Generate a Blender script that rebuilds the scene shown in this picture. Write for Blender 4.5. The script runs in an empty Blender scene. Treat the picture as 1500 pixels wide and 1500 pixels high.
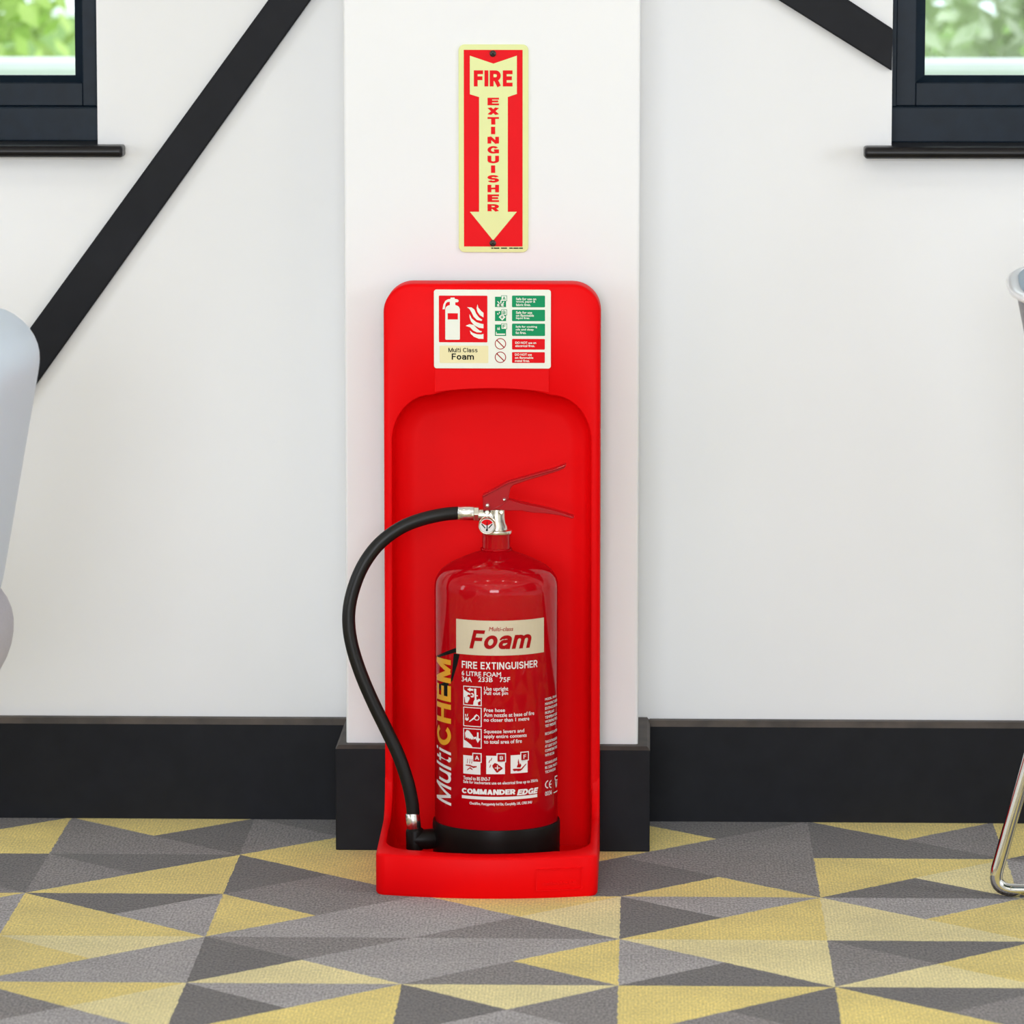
import bpy, bmesh, math, random
from mathutils import Vector, Matrix
random.seed(7)
SC = bpy.context.scene
COL = SC.collection
PI = math.pi

# ------------------------------------------------------------------ camera
FPX = 7000.0
PITCH = math.atan(930 / 7000)
YAW = math.atan(200 / 7000)
CAM = Vector((0.21, -6.57, 1.305))
FWD = Vector((-math.sin(YAW) * math.cos(PITCH), math.cos(YAW) * math.cos(PITCH), -math.sin(PITCH)))
RIGHT = Vector((math.cos(YAW), math.sin(YAW), 0))
UP = RIGHT.cross(FWD)
cd = bpy.data.cameras.new('camera')
cam = bpy.data.objects.new('camera', cd)
COL.objects.link(cam)
cd.sensor_width = 36
cd.lens = FPX / 1500 * 36
cd.clip_start, cd.clip_end = 0.1, 200
cd.dof.use_dof = True
cd.dof.focus_distance = 6.30
cd.dof.aperture_fstop = 9
cam.matrix_world = Matrix(((RIGHT.x, UP.x, -FWD.x, CAM.x), (RIGHT.y, UP.y, -FWD.y, CAM.y), (RIGHT.z, UP.z, -FWD.z, CAM.z), (0, 0, 0, 1)))
SC.camera = cam

# ------------------------------------------------------------------ world, lights, exposure
vs = SC.view_settings
vs.view_transform = 'Standard'
vs.look = 'None'
vs.gamma = 1
vs.use_curve_mapping = False
vs.exposure = 0.0
w = bpy.data.worlds.new('overcast_sky')
SC.world = w
w.use_nodes = True
w.node_tree.nodes['Background'].inputs[0].default_value = (0.86, 0.94, 1.0, 1)
w.node_tree.nodes['Background'].inputs[1].default_value = 1.9

def area(name, loc, target, sx, sy, power, col):
    l = bpy.data.lights.new(name, 'AREA')
    l.shape = 'RECTANGLE'
    l.size, l.size_y, l.energy, l.color = sx, sy, power, col
    o = bpy.data.objects.new(name, l)
    COL.objects.link(o)
    o.location = loc
    d = Vector(target) - Vector(loc)
    o.rotation_euler = d.to_track_quat('-Z', 'Y').to_euler()
    return o
area('added_rear_fill', (-0.25, -9.0, 1.55), (0.1, 0, 0.45), 2.5, 1.9, 265, (0.855, 0.91, 1.0))  # unseen soft source added behind the camera to fill the front evenly
area('daylight_side_window', (-3.9, -2.5, 1.4), (0, -0.9, 0.4), 1.0, 1.6, 34, (0.83, 0.91, 1.0))
area('daylight_far_side_window', (4.2, -2.5, 1.4), (0, -0.9, 0.4), 1.0, 1.6, 50, (0.855, 0.91, 1.0))
area('added_ceiling_fill', (0.1, -4.2, 2.66), (0.1, -4.2, 0), 5.0, 3.2, 38, (0.95, 0.96, 1.0))  # added overhead fill, a large soft source with no fitting of its own
SC.cycles.max_bounces = 8
SC.cycles.diffuse_bounces = 4
SC.cycles.glossy_bounces = 4
SC.cycles.caustics_reflective = False
SC.cycles.caustics_refractive = False
for i, (lx, ly) in enumerate([(-1.5, -1.6), (-0.5, -1.6), (0.5, -1.6), (1.5, -1.6), (-1.0, -3.2), (0.1, -3.2), (1.1, -3.2)]):
    l = bpy.data.lights.new('ceiling_downlight', 'POINT')
    l.energy, l.color, l.shadow_soft_size = 3.0, (1, 0.93, 0.84), 0.045
    o = bpy.data.objects.new('ceiling_downlight', l)
    COL.objects.link(o)
    o.location = (lx, ly, 2.6)

# ------------------------------------------------------------------ projection helpers (photo measurement -> metres)
def ray(px, py):
    return FWD + RIGHT * ((px - 750) / FPX) + UP * ((750 - py) / FPX)
def onY(px, py, Y):
    d = ray(px, py)
    return CAM + d * ((Y - CAM.y) / d.y)
def onZ(px, py, Z=0.0):
    d = ray(px, py)
    return CAM + d * ((Z - CAM.z) / d.z)
def hy(py, Y, px=727):
    return onY(px, py, Y).z
def hx(px, Y, py=1000):
    return onY(px, py, Y).x

# ------------------------------------------------------------------ materials
MATS = {}
def mat(name, col, rough=0.5, metal=0.0, coat=0.0, spec=0.5, noise=0.0, nscale=60, bump=0.0, bscale=200, sheen=0.0, coat_rough=0.05, subsurf=0.0):
    if name in MATS:
        return MATS[name]
    m = bpy.data.materials.new(name)
    m.use_nodes = True
    nt = m.node_tree
    b = nt.nodes['Principled BSDF']
    b.inputs['Base Color'].default_value = (*col, 1)
    b.inputs['Roughness'].default_value = rough
    b.inputs['Metallic'].default_value = metal
    b.inputs['Coat Weight'].default_value = coat
    b.inputs['Coat Roughness'].default_value = coat_rough
    b.inputs['Specular IOR Level'].default_value = spec
    b.inputs['Sheen Weight'].default_value = sheen
    tc = nt.nodes.new('ShaderNodeTexCoord')
    if noise:
        n = nt.nodes.new('ShaderNodeTexNoise')
        n.inputs['Scale'].default_value = nscale
        n.inputs['Detail'].default_value = 4
        r = nt.nodes.new('ShaderNodeMapRange')
        r.inputs['From Min'].default_value, r.inputs['From Max'].default_value = 0.3, 0.7
        r.inputs['To Min'].default_value, r.inputs['To Max'].default_value = 1 - noise, 1 + noise
        mx = nt.nodes.new('ShaderNodeMix')
        mx.data_type = 'RGBA'
        mx.blend_type = 'MULTIPLY'
        mx.inputs['Factor'].default_value = 1
        mx.inputs['A'].default_value = (*col, 1)
        nt.links.new(tc.outputs['Object'], n.inputs['Vector'])
        nt.links.new(n.outputs['Fac'], r.inputs['Value'])
        nt.links.new(r.outputs['Result'], mx.inputs['B'])
        nt.links.new(mx.outputs['Result'], b.inputs['Base Color'])
    if bump:
        n2 = nt.nodes.new('ShaderNodeTexNoise')
        n2.inputs['Scale'].default_value = bscale
        n2.inputs['Detail'].default_value = 3
        bp = nt.nodes.new('ShaderNodeBump')
        bp.inputs['Strength'].default_value = bump
        bp.inputs['Distance'].default_value = 0.001
        nt.links.new(tc.outputs['Object'], n2.inputs['Vector'])
        nt.links.new(n2.outputs['Fac'], bp.inputs['Height'])
        nt.links.new(bp.outputs['Normal'], b.inputs['Normal'])
    MATS[name] = m
    return m

def carpet_mat(name, col, amp):
    m = bpy.data.materials.new(name)
    m.use_nodes = True
    nt = m.node_tree
    N, L = nt.nodes, nt.links
    b = N['Principled BSDF']
    b.inputs['Roughness'].default_value = 0.95
    b.inputs['Specular IOR Level'].default_value = 0.15
    b.inputs['Sheen Weight'].default_value = 0.22
    b.inputs['Sheen Roughness'].default_value = 0.5
    tc = N.new('ShaderNodeTexCoord')
    mp = N.new('ShaderNodeMapping')
    mp.inputs['Scale'].default_value = (1, 0.45, 1)
    L.new(tc.outputs['Object'], mp.inputs['Vector'])
    n1 = N.new('ShaderNodeTexNoise')
    n1.inputs['Scale'].default_value = 330
    n1.inputs['Detail'].default_value = 2
    L.new(mp.outputs['Vector'], n1.inputs['Vector'])
    n3 = N.new('ShaderNodeTexNoise')
    n3.inputs['Scale'].default_value = 9
    n3.inputs['Detail'].default_value = 3
    L.new(tc.outputs['Object'], n3.inputs['Vector'])
    wv = N.new('ShaderNodeTexWave')          # tuft rows
    wv.bands_direction = 'X'
    wv.inputs['Scale'].default_value = 75
    wv.inputs['Distortion'].default_value = 1.5
    wv.inputs['Detail'].default_value = 1
    L.new(tc.outputs['Object'], wv.inputs['Vector'])
    def rng(src, a, c, lo, hi):
        r = N.new('ShaderNodeMapRange')
        r.inputs['From Min'].default_value, r.inputs['From Max'].default_value = a, c
        r.inputs['To Min'].default_value, r.inputs['To Max'].default_value = lo, hi
        L.new(src, r.inputs['Value'])
        return r.outputs['Result']
    def mul(a, c):
        q = N.new('ShaderNodeMath')
        q.operation = 'MULTIPLY'
        L.new(a, q.inputs[0])
        L.new(c, q.inputs[1])
        return q.outputs[0]
    v = mul(mul(rng(n1.outputs['Fac'], 0.3, 0.7, 1 - amp, 1 + amp), rng(n3.outputs['Fac'], 0.3, 0.7, 0.9, 1.1)), rng(wv.outputs['Fac'], 0, 1, 0.93, 1.07))
    mx = N.new('ShaderNodeMix')
    mx.data_type = 'RGBA'
    mx.blend_type = 'MULTIPLY'
    mx.inputs['Factor'].default_value = 1
    mx.inputs['A'].default_value = (*col, 1)
    L.new(v, mx.inputs['B'])
    L.new(mx.outputs['Result'], b.inputs['Base Color'])
    bp = N.new('ShaderNodeBump')
    bp.inputs['Strength'].default_value = 0.6
    bp.inputs['Distance'].default_value = 0.003
    L.new(n1.outputs['Fac'], bp.inputs['Height'])
    L.new(bp.outputs['Normal'], b.inputs['Normal'])
    return m

WALL = mat('white_wall_paint', (0.80, 0.80, 0.805), 0.75, noise=0.012, nscale=3, bump=0.05, bscale=90)
BLACK = mat('charcoal_paint', (0.0078, 0.0082, 0.0108), 0.55, spec=0.17, noise=0.15, nscale=30, bump=0.08, bscale=60)
WORN = mat('worn_top_edge', (0.045, 0.034, 0.027), 0.6, noise=0.5, nscale=25)
NAVY = mat('navy_gloss_paint', (0.004, 0.0105, 0.0195), 0.38, spec=0.17, noise=0.2, nscale=40, bump=0.12, bscale=70)
SILLP = mat('sill_gloss_paint', (0.007, 0.006, 0.007), 0.35, spec=0.3, noise=0.2, nscale=40, bump=0.1, bscale=70)
STANDRED = mat('red_moulded_plastic', (0.80, 0.0012, 0.003), 0.45, spec=0.07, bump=0.06, bscale=900)
CYLRED = mat('red_gloss_enamel', (0.46, 0.001, 0.005), 0.35, coat=0.5, coat_rough=0.03, spec=0.0)
LEVRED = mat('red_lever_paint', (0.42, 0.002, 0.007), 0.3, coat=0.35, spec=0.1)
RUBBER = mat('black_rubber', (0.008, 0.0075, 0.0075), 0.42, spec=0.3)
BASEBLK = mat('black_plastic', (0.006, 0.004, 0.0035), 0.4, spec=0.12)
NICKEL = mat('nickel_brass', (0.78, 0.74, 0.66), 0.25, metal=1.0)
ALU = mat('aluminium', (0.86, 0.85, 0.84), 0.22, metal=1.0)
CHROME = mat('chrome', (0.80, 0.80, 0.78), 0.07, metal=1.0)
GLOW = mat('pale_luminous_yellow', (0.72, 0.76, 0.35), 0.4, spec=0.15)
SIGNRED = mat('sign_red', (0.74, 0.001, 0.005), 0.4, spec=0.08)
IVORY = mat('ivory_print', (0.79, 0.80, 0.70), 0.4)
GREEN = mat('safety_green', (0.0, 0.27, 0.10), 0.4, spec=0.12)
BEIGE = mat('beige_print', (0.80, 0.71, 0.38), 0.4)
CREAM = mat('cream_label', (0.66, 0.56, 0.40), 0.4)
INK = mat('black_ink', (0.006, 0.006, 0.006), 0.5, spec=0.1)
WHITEP = mat('white_print', (0.80, 0.76, 0.75), 0.4)
REDINK = mat('red_ink', (0.38, 0.004, 0.006), 0.45, spec=0.08)
ORANGE = mat('orange_print', (0.80, 0.36, 0.015), 0.4)
SCREW = mat('dark_screw', (0.06, 0.045, 0.04), 0.35, metal=0.7)

# ------------------------------------------------------------------ mesh helpers
class MB:
    def __init__(s):
        s.v, s.f = [], []
    def add(s, vs_, fs_):
        n = len(s.v)
        s.v += [tuple(q) for q in vs_]
        s.f += [tuple(i + n for i in q) for q in fs_]
        return s
    def box(s, x0, x1, y0, y1, z0, z1):
        return s.add([(x0, y0, z0), (x1, y0, z0), (x1, y1, z0), (x0, y1, z0), (x0, y0, z1), (x1, y0, z1), (x1, y1, z1), (x0, y1, z1)],
                     [(0, 3, 2, 1), (4, 5, 6, 7), (0, 1, 5, 4), (1, 2, 6, 5), (2, 3, 7, 6), (3, 0, 4, 7)])
    def prism(s, pts, a, b, axis='Y'):
        n = len(pts)
        mk = {'Y': lambda p, t: (p[0], t, p[1]), 'X': lambda p, t: (t, p[0], p[1]), 'Z': lambda p, t: (p[0], p[1], t)}[axis]
        return s.add([mk(p, a) for p in pts] + [mk(p, b) for p in pts],
                     [tuple(range(n)), tuple(range(2 * n - 1, n - 1, -1))] + [(i, n + i, n + (i + 1) % n, (i + 1) % n) for i in range(n)])
    def lathe(s, prof, cx, cy, n=48):
        vs_ = []
        for r, z in prof:
            for k in range(n):
                a = 2 * PI * k / n
                vs_.append((cx + r * math.cos(a), cy + r * math.sin(a), z))
        fs_ = [(j * n + k, j * n + (k + 1) % n, (j + 1) * n + (k + 1) % n, (j + 1) * n + k) for j in range(len(prof) - 1) for k in range(n)]
        fs_ += [tuple(range(n - 1, -1, -1)), tuple(range((len(prof) - 1) * n, len(prof) * n))]
        return s.add(vs_, fs_)
    def tube(s, pts, r, n=14, cap=True):
        pts = [Vector(p) for p in pts]
        m = len(pts)
        rs = r if isinstance(r, (list, tuple)) else [r] * m
        ref = None
        vs_ = []
        for i, p in enumerate(pts):
            t = (pts[min(i + 1, m - 1)] - pts[max(i - 1, 0)]).normalized()
            if ref is None:
                ref = Vector((0, 1, 0)) if abs(t.y) < 0.9 else Vector((1, 0, 0))
            ref = (ref - t * ref.dot(t)).normalized()
            o2 = t.cross(ref)
            for k in range(n):
                a = 2 * PI * k / n
                vs_.append(p + (ref * math.cos(a) + o2 * math.sin(a)) * rs[i])
        fs_ = [(j * n + k, j * n + (k + 1) % n, (j + 1) * n + (k + 1) % n, (j + 1) * n + k) for j in range(m - 1) for k in range(n)]
        if cap:
            fs_ += [tuple(range(n - 1, -1, -1)), tuple(range((m - 1) * n, m * n))]
        return s.add(vs_, fs_)
    def rings(s, rings, cap=False, closed=False):
        n = len(rings[0])
        vs_ = [p for r in rings for p in r]
        kk = n if closed else n - 1
        fs_ = [(j * n + k, j * n + (k + 1) % n, (j + 1) * n + (k + 1) % n, (j + 1) * n + k) for j in range(len(rings) - 1) for k in range(kk)]
        if cap:
            fs_.append(tuple(range((len(rings) - 1) * n, len(rings) * n)))
        return s.add(vs_, fs_)

def obj(name, mb, m, parent=None, bevel=0, segs=2, smooth=False, label=None, cat=None, group=None, kind=None, fix=True, angle=40):
    me = bpy.data.meshes.new(name)
    me.from_pydata(mb.v, [], mb.f)
    if fix:
        bm = bmesh.new()
        bm.from_mesh(me)
        bmesh.ops.recalc_face_normals(bm, faces=bm.faces)
        bm.to_mesh(me)
        bm.free()
    for q in (m if isinstance(m, list) else [m]):
        me.materials.append(q)
    o = bpy.data.objects.new(name, me)
    COL.objects.link(o)
    if parent is not None:
        o.parent = parent
        o.matrix_parent_inverse = Matrix.Translation(-parent.location) if parent.type == 'EMPTY' else Matrix()
    if bevel:
        bv = o.modifiers.new('bevel', 'BEVEL')
        bv.width, bv.segments, bv.limit_method, bv.angle_limit = bevel, segs, 'ANGLE', math.radians(35)
    if smooth:
        for p in me.polygons:
            p.use_smooth = True
        if angle:
            me.set_sharp_from_angle(angle=math.radians(angle))
    for k, v in (('label', label), ('category', cat), ('group', group), ('kind', kind)):
        if v:
            o[k] = v
    return o

def thing(name, loc, label=None, cat=None, group=None, kind=None):
    o = bpy.data.objects.new(name, None)
    COL.objects.link(o)
    o.location = loc
    o.empty_display_size = 0.05
    for k, v in (('label', label), ('category', cat), ('group', group), ('kind', kind)):
        if v:
            o[k] = v
    return o

def spline(pts, n=10):
    P = [Vector(p) for p in pts]
    P = [P[0] * 2 - P[1]] + P + [P[-1] * 2 - P[-2]]
    out = []
    for i in range(1, len(P) - 2):
        for k in range(n):
            t = k / n
            a, b, c, d = P[i - 1], P[i], P[i + 1], P[i + 2]
            out.append(0.5 * ((2 * b) + (c - a) * t + (2 * a - 5 * b + 4 * c - d) * t * t + (3 * b - a - 3 * c + d) * t ** 3))
    out.append(P[-2])
    return out

# ------------------------------------------------------------------ flat print on surfaces
class PlaneS:
    def __init__(s, Y):
        s.Y = Y
    def uv(s, px, py):
        p = onY(px, py, s.Y)
        return p.x, p.z
    def pt(s, u, v, off):
        return (u, s.Y - off, v)
class CylS:
    def __init__(s, cx, cy, r):
        s.cx, s.cy, s.r = cx, cy, r
    def uv(s, px, py):
        d = ray(px, py)
        ox, oy = CAM.x - s.cx, CAM.y - s.cy
        a = d.x ** 2 + d.y ** 2
        b = 2 * (ox * d.x + oy * d.y)
        c = ox * ox + oy * oy - s.r ** 2
        disc = max(b * b - 4 * a * c, 0)
        t = (-b - math.sqrt(disc)) / (2 * a)
        p = CAM + d * t
        return s.r * math.atan2(p.x - s.cx, -(p.y - s.cy)), p.z
    def pt(s, u, v, off):
        a = u / s.r
        return (s.cx + (s.r + off) * math.sin(a), s.cy - (s.r + off) * math.cos(a), v)

TXT = {}
def text_mesh(s, off=0.0, shear=0.0):
    key = (s, off, shear)
    if key not in TXT:
        c = bpy.data.curves.new('type', 'FONT')
        c.body = s
        c.size = 1
        c.offset = off
        c.shear = shear
        c.resolution_u = 4
        o = bpy.data.objects.new('type', c)
        COL.objects.link(o)
        dg = bpy.context.evaluated_depsgraph_get()
        me = bpy.data.meshes.new_from_object(o.evaluated_get(dg))
        vs_ = [(p.co.x, p.co.y) for p in me.vertices]
        fs_ = [tuple(p.vertices) for p in me.polygons]
        bpy.data.objects.remove(o)
        bpy.data.curves.remove(c)
        bpy.data.meshes.remove(me)
        x0, x1 = min(p[0] for p in vs_), max(p[0] for p in vs_)
        y0, y1 = min(p[1] for p in vs_), max(p[1] for p in vs_)
        TXT[key] = ([((p[0] - x0) / (x1 - x0), (p[1] - y0) / (y1 - y0)) for p in vs_], fs_)
    return TXT[key]

def uvbox(S, x0, x1, y0, y1):
    """photo box (left, right, top, bottom; heights read at the left end) -> surface box u0,u1,v0,v1"""
    u0, v0 = S.uv(x0, y1)
    _, v1 = S.uv(x0, y0)
    u1, _ = S.uv(x1, (y0 + y1) / 2)
    return u0, u1, v0, v1

# heavy grotesque lettering built from strokes (cap height 1, pen width w)
def arc_(cx, cy, rx, ry, a0, a1, n=14):
    return [(cx + rx * math.cos(math.radians(a0 + (a1 - a0) * k / n)), cy + ry * math.sin(math.radians(a0 + (a1 - a0) * k / n))) for k in range(n + 1)]
def glyph(ch, w):
    h = w / 2
    X = 0.74        # x-height
    if ch == ' ':
        return 0.26, []
    if ch == 'I':
        return w, [[(h, 0), (h, 1)]]
    if ch in 'EF':
        W = 0.60 if ch == 'E' else 0.57
        g = [[(h, 0), (h, 1)], [(h, 1 - h), (W, 1 - h)], [(h, .51), (W * .93, .51)]]
        return W, g + ([[(h, h), (W, h)]] if ch == 'E' else [])
    if ch == 'H':
        return .72, [[(h, 0), (h, 1)], [(.72 - h, 0), (.72 - h, 1)], [(h, .51), (.72 - h, .51)]]
    if ch == 'T':
        return .66, [[(.33, 0), (.33, 1)], [(0, 1 - h), (.66, 1 - h)]]
    if ch == 'N':
        return .74, [[(h, 0), (h, 1)], [(.74 - h, 0), (.74 - h, 1)], [(h, 1), (.74 - h, 0)]]
    if ch == 'M':
        return .88, [[(h, 0), (h, 1)], [(.88 - h, 0), (.88 - h, 1)], [(h, 1), (.44, h * .4)], [(.88 - h, 1), (.44, h * .4)]]
    if ch == 'X':
        return .72, [[(h * 1.1, 0), (.72 - h * 1.1, 1)], [(h * 1.1, 1), (.72 - h * 1.1, 0)]]
    if ch == 'A':
        return .76, [[(h * 1.1, 0), (.38, 1 - h * .3)], [(.76 - h * 1.1, 0), (.38, 1 - h * .3)], [(.18, .30), (.58, .30)]]
    if ch == 'U':
        return .72, [[(h, 1)] + arc_(.36, .36, .36 - h, .36 - h, 180, 360) + [(.72 - h, 1)]]
    if ch == 'O':
        return .80, [arc_(.40, .5, .40 - h, .5 - h, 0, 360, 28)]
    if ch == 'C':
        return .76, [arc_(.40, .5, .40 - h, .5 - h, 38, 322, 24)]
    if ch == 'G':
        return .78, [arc_(.40, .5, .40 - h, .5 - h, 38, 318, 24), [(.44, .44), (.78 - h, .44)], [(.78 - h, .44 + h), (.78 - h, .04)]]
    if ch == 'D':
        return .74, [[(h, 0), (h, 1)], [(h, 1 - h), (.30, 1 - h)] + arc_(.30, .5, .44 - h, .5 - h, 90, -90) + [(.30, h), (h, h)]]
    if ch in 'RB':
        r = (.55 - h) / 2
        g = [[(h, 0), (h, 1)], [(h, 1 - h), (.36, 1 - h)] + arc_(.36, 1 - h - r, .32 - h, r, 90, -90) + [(.36, 1 - h - 2 * r), (h, 1 - h - 2 * r)]]
        if ch == 'R':
            return .72, g + [[(.34, .45), (.40, .44), (.60 - h * .3, 0)] if w < .1 else [(.36, .45), (.72 - h * 1.2, 0)]]
        r2 = (.45) / 2 - h * .5 + .02
        return .70, g + [[(h, h), (.36, h)] + arc_(.36, h + r2, .34 - h, r2, -90, 90)]
    if ch in 'Ss':
        T = 1.0 if ch == 'S' else X
        W = .68 if ch == 'S' else .54
        a = (T / 2 - h) / 2
        return W, [arc_(W / 2, T / 2 + a, W / 2 - h, a, 15, 270, 18)[:-1] + arc_(W / 2, T / 2 - a, W / 2 - h, a, 90, -165, 18)]
    if ch == 'o':
        return .62, [arc_(.31, X / 2, .31 - h, X / 2 - h, 0, 360, 28)]
    if ch == 'c':
        return .56, [arc_(.31, X / 2, .31 - h, X / 2 - h, 45, 315, 22)]
    if ch == 'a':
        W = .58
        r = W / 2 - h
        return W, [[(h + .01, X - .22)] + arc_(W / 2 - .01, X - h - r * .75, r, r * .75, 165, 0, 12) + [(W - h, X * .5), (W - h, 0)],
                   [(W - h, X * .60), (W * .5, X * .55)] + arc_(W * .40, h + (X * .55 - h) / 2, W * .40 - h, (X * .55 - h) / 2, 90, 270, 10) + [(W * .55, h), (W - h, X * .30)]]
    if ch == 'm':
        W = .92
        r = (W / 2 - h) / 2
        g = [[(h, 0), (h, X)]]
        for x in (h, W / 2):
            g.append([(x, X - h - r * 1.3)] + arc_(x + r, X - h - r, r, r, 165, 0, 10) + [(x + 2 * r, 0)])
        return W, g
    if ch == 'u':
        W = .56
        return W, [[(h, X)] + arc_(W / 2, W / 2, W / 2 - h, W / 2 - h, 180, 340) + [(W - h, W / 2)], [(W - h, X), (W - h, 0)]]
    if ch == 'l':
        return w, [[(h, 0), (h, 1)]]
    if ch == 'i':
        return w, [[(h, 0), (h, X)], [(h, 1 - w * 1.05), (h, 1)]]
    if ch == 't':
        return .34, [[(.15, .94), (.15, .16)] + arc_(.15 + .10, .10 + h, .10, .10, 180, 270, 6) + [(.34, h)], [(0, X - h), (.34, X - h)]]
    raise KeyError(ch)
def ribbon(pts, w):
    n = len(pts)
    closed = n > 3 and math.dist(pts[0], pts[-1]) < 1e-6
    V = []
    for i, p in enumerate(pts):
        a = pts[i - 1] if i else (pts[-2] if closed else p)
        b = pts[i + 1] if i < n - 1 else (pts[1] if closed else p)
        d1 = Vector((p[0] - a[0], p[1] - a[1]))
        d2 = Vector((b[0] - p[0], b[1] - p[1]))
        d1 = d1.normalized() if d1.length > 1e-9 else d2.normalized()
        d2 = d2.normalized() if d2.length > 1e-9 else d1
        t = (d1 + d2).normalized()
        m = Vector((-t.y, t.x))
        k = (w / 2) / max(0.5, m.dot(Vector((-d1.y, d1.x))))
        V += [(p[0] + m.x * k, p[1] + m.y * k), (p[0] - m.x * k, p[1] - m.y * k)]
    return V, [(2 * i, 2 * i + 2, 2 * i + 3, 2 * i + 1) for i in range(n - 1)]
def stroke_text(s_, w, shear=0.0, gap=0.09):
    V, Fc, x = [], [], 0.0
    for ch in s_:
        W, lines = glyph(ch, w)
        for ln in lines:
            v, f = ribbon(ln, w)
            n = len(V)
            V += [(a + x + shear * b, b) for a, b in v]
            Fc.append((n, len(V), f))
        x += W + gap
    x0, x1 = min(v[0] for v in V), max(v[0] for v in V)
    y0, y1 = min(v[1] for v in V), max(v[1] for v in V)
    return [((a - x0) / (x1 - x0), (b - y0) / (y1 - y0)) for a, b in V], Fc

class Print:
    """flat print laid out in surface metres (u along, v up), wrapped on the surface in done()"""
    def __init__(s, S, off):
        s.S, s.off, s.v, s.f = S, off, [], []
    def add(s, uv, fs_, w=0.0):
        n = len(s.v)
        s.v += [(a, b, w) for a, b in uv]
        s.f += [tuple(i + n for i in q) for q in fs_]
    def lay(s, vs_, fs_, x0, x1, y0, y1, rot, em=0.0):
        u0, u1, v0, v1 = uvbox(s.S, x0, x1, y0, y1)
        if rot:      # reads upwards
            pts = [(u1 - (u1 - u0) * b, v0 + (v1 - v0) * a) for a, b in vs_]
        else:
            pts = [(u0 + (u1 - u0) * a, v0 + (v1 - v0) * b) for a, b in vs_]
        for k, (dx, dy) in enumerate(((0, 0),) if not em else ((-em, 0), (em, 0), (0, em), (0, -em))):
            s.add([(a + dx, b + dy) for a, b in pts], fs_, k * 4e-5)
    def text(s, t, x0, x1, y0, y1, em=0.00012, shear=0.0, rot=False):
        vs_, fs_ = text_mesh(t, 0.0, shear)
        s.lay(vs_, fs_, x0, x1, y0, y1, rot, em)
    def bold(s, t, x0, x1, y0, y1, w=0.2, shear=0.0, rot=False, gap=0.09):
        vs_, parts = stroke_text(t, w, shear, gap)
        u0, u1, v0, v1 = uvbox(s.S, x0, x1, y0, y1)
        for k, (a, b, fs_) in enumerate(parts):
            q = vs_[a:b]
            if rot:
                q = [(u1 - (u1 - u0) * y, v0 + (v1 - v0) * x) for x, y in q]
            else:
                q = [(u0 + (u1 - u0) * x, v0 + (v1 - v0) * y) for x, y in q]
            s.add(q, fs_, (k % 5) * 4e-5)
    def rect(s, x0, x1, y0, y1, n=1):
        u0, u1, v0, v1 = uvbox(s.S, x0, x1, y0, y1)
        s.add([(u0, v0), (u1, v0), (u1, v1), (u0, v1)], [(0, 1, 2, 3)])
    def poly(s, pts):        # photo points
        s.add([s.S.uv(*p) for p in pts], [tuple(range(len(pts)))])
    def upoly(s, box, pts):  # unit points (0..1, y up) in a photo box
        u0, u1, v0, v1 = uvbox(s.S, *box)
        s.add([(u0 + (u1 - u0) * a, v0 + (v1 - v0) * b) for a, b in pts], [tuple(range(len(pts)))])
    def frame(s, x0, x1, y0, y1, t):
        u0, u1, v0, v1 = uvbox(s.S, x0, x1, y0, y1)
        o = [(u0, v0), (u1, v0), (u1, v1), (u0, v1)]
        i = [(u0 + t, v0 + t), (u1 - t, v0 + t), (u1 - t, v1 - t), (u0 + t, v1 - t)]
        s.add(o + i, [(k, (k + 1) % 4, 4 + (k + 1) % 4, 4 + k) for k in range(4)])
    def disc(s, cx, cy, r, r0=0.0, n=32, a0=0.0, a1=2 * PI):
        u, v = s.S.uv(cx, cy)
        k1 = s.S.uv(cx + 1, cy)[0] - u
        R, R0 = r * k1, r0 * k1
        pts = []
        for k in range(n + 1):
            a = a0 + (a1 - a0) * k / n
            pts += [(u + R * math.cos(a), v + R * math.sin(a)), (u + R0 * math.cos(a), v + R0 * math.sin(a))]
        s.add(pts, [(2 * k, 2 * k + 2, 2 * k + 3, 2 * k + 1) for k in range(n)])
    def rrect(s, x0, x1, y0, y1, r):
        s.add(rounded(*uvbox(s.S, x0, x1, y0, y1), r), [tuple(range(28))])
    def done(s, name, m, parent, kind=None, label=None):
        mb = MB()
        if isinstance(s.S, CylS):
            me = bpy.data.meshes.new('flat')
            me.from_pydata(s.v, [], s.f)
            bm = bmesh.new()
            bm.from_mesh(me)
            bpy.data.meshes.remove(me)
            lo, hi = min(v[0] for v in s.v), max(v[0] for v in s.v)
            k = math.ceil(lo / 0.006)
            while k * 0.006 < hi:
                bmesh.ops.bisect_plane(bm, geom=bm.verts[:] + bm.edges[:] + bm.faces[:], plane_co=(k * 0.006, 0, 0), plane_no=(1, 0, 0))
                k += 1
            bm.verts.index_update()
            mb.add([s.S.pt(v.co.x, v.co.y, s.off + v.co.z) for v in bm.verts], [tuple(v.index for v in f.verts) for f in bm.faces])
            bm.free()
        else:
            mb.add([s.S.pt(a, b, s.off + c) for a, b, c in s.v], s.f)
        return obj(name, mb, m, parent, kind=kind, label=label, fix=False)

def rounded(u0, u1, v0, v1, r, n=6):
    out = []
    for cx, cy, a in ((u1 - r, v1 - r, 0), (u0 + r, v1 - r, 90), (u0 + r, v0 + r, 180), (u1 - r, v0 + r, 270)):
        for k in range(n + 1):
            t = math.radians(a + 90 * k / n)
            out.append((cx + r * math.cos(t), cy + r * math.sin(t)))
    return out

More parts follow.
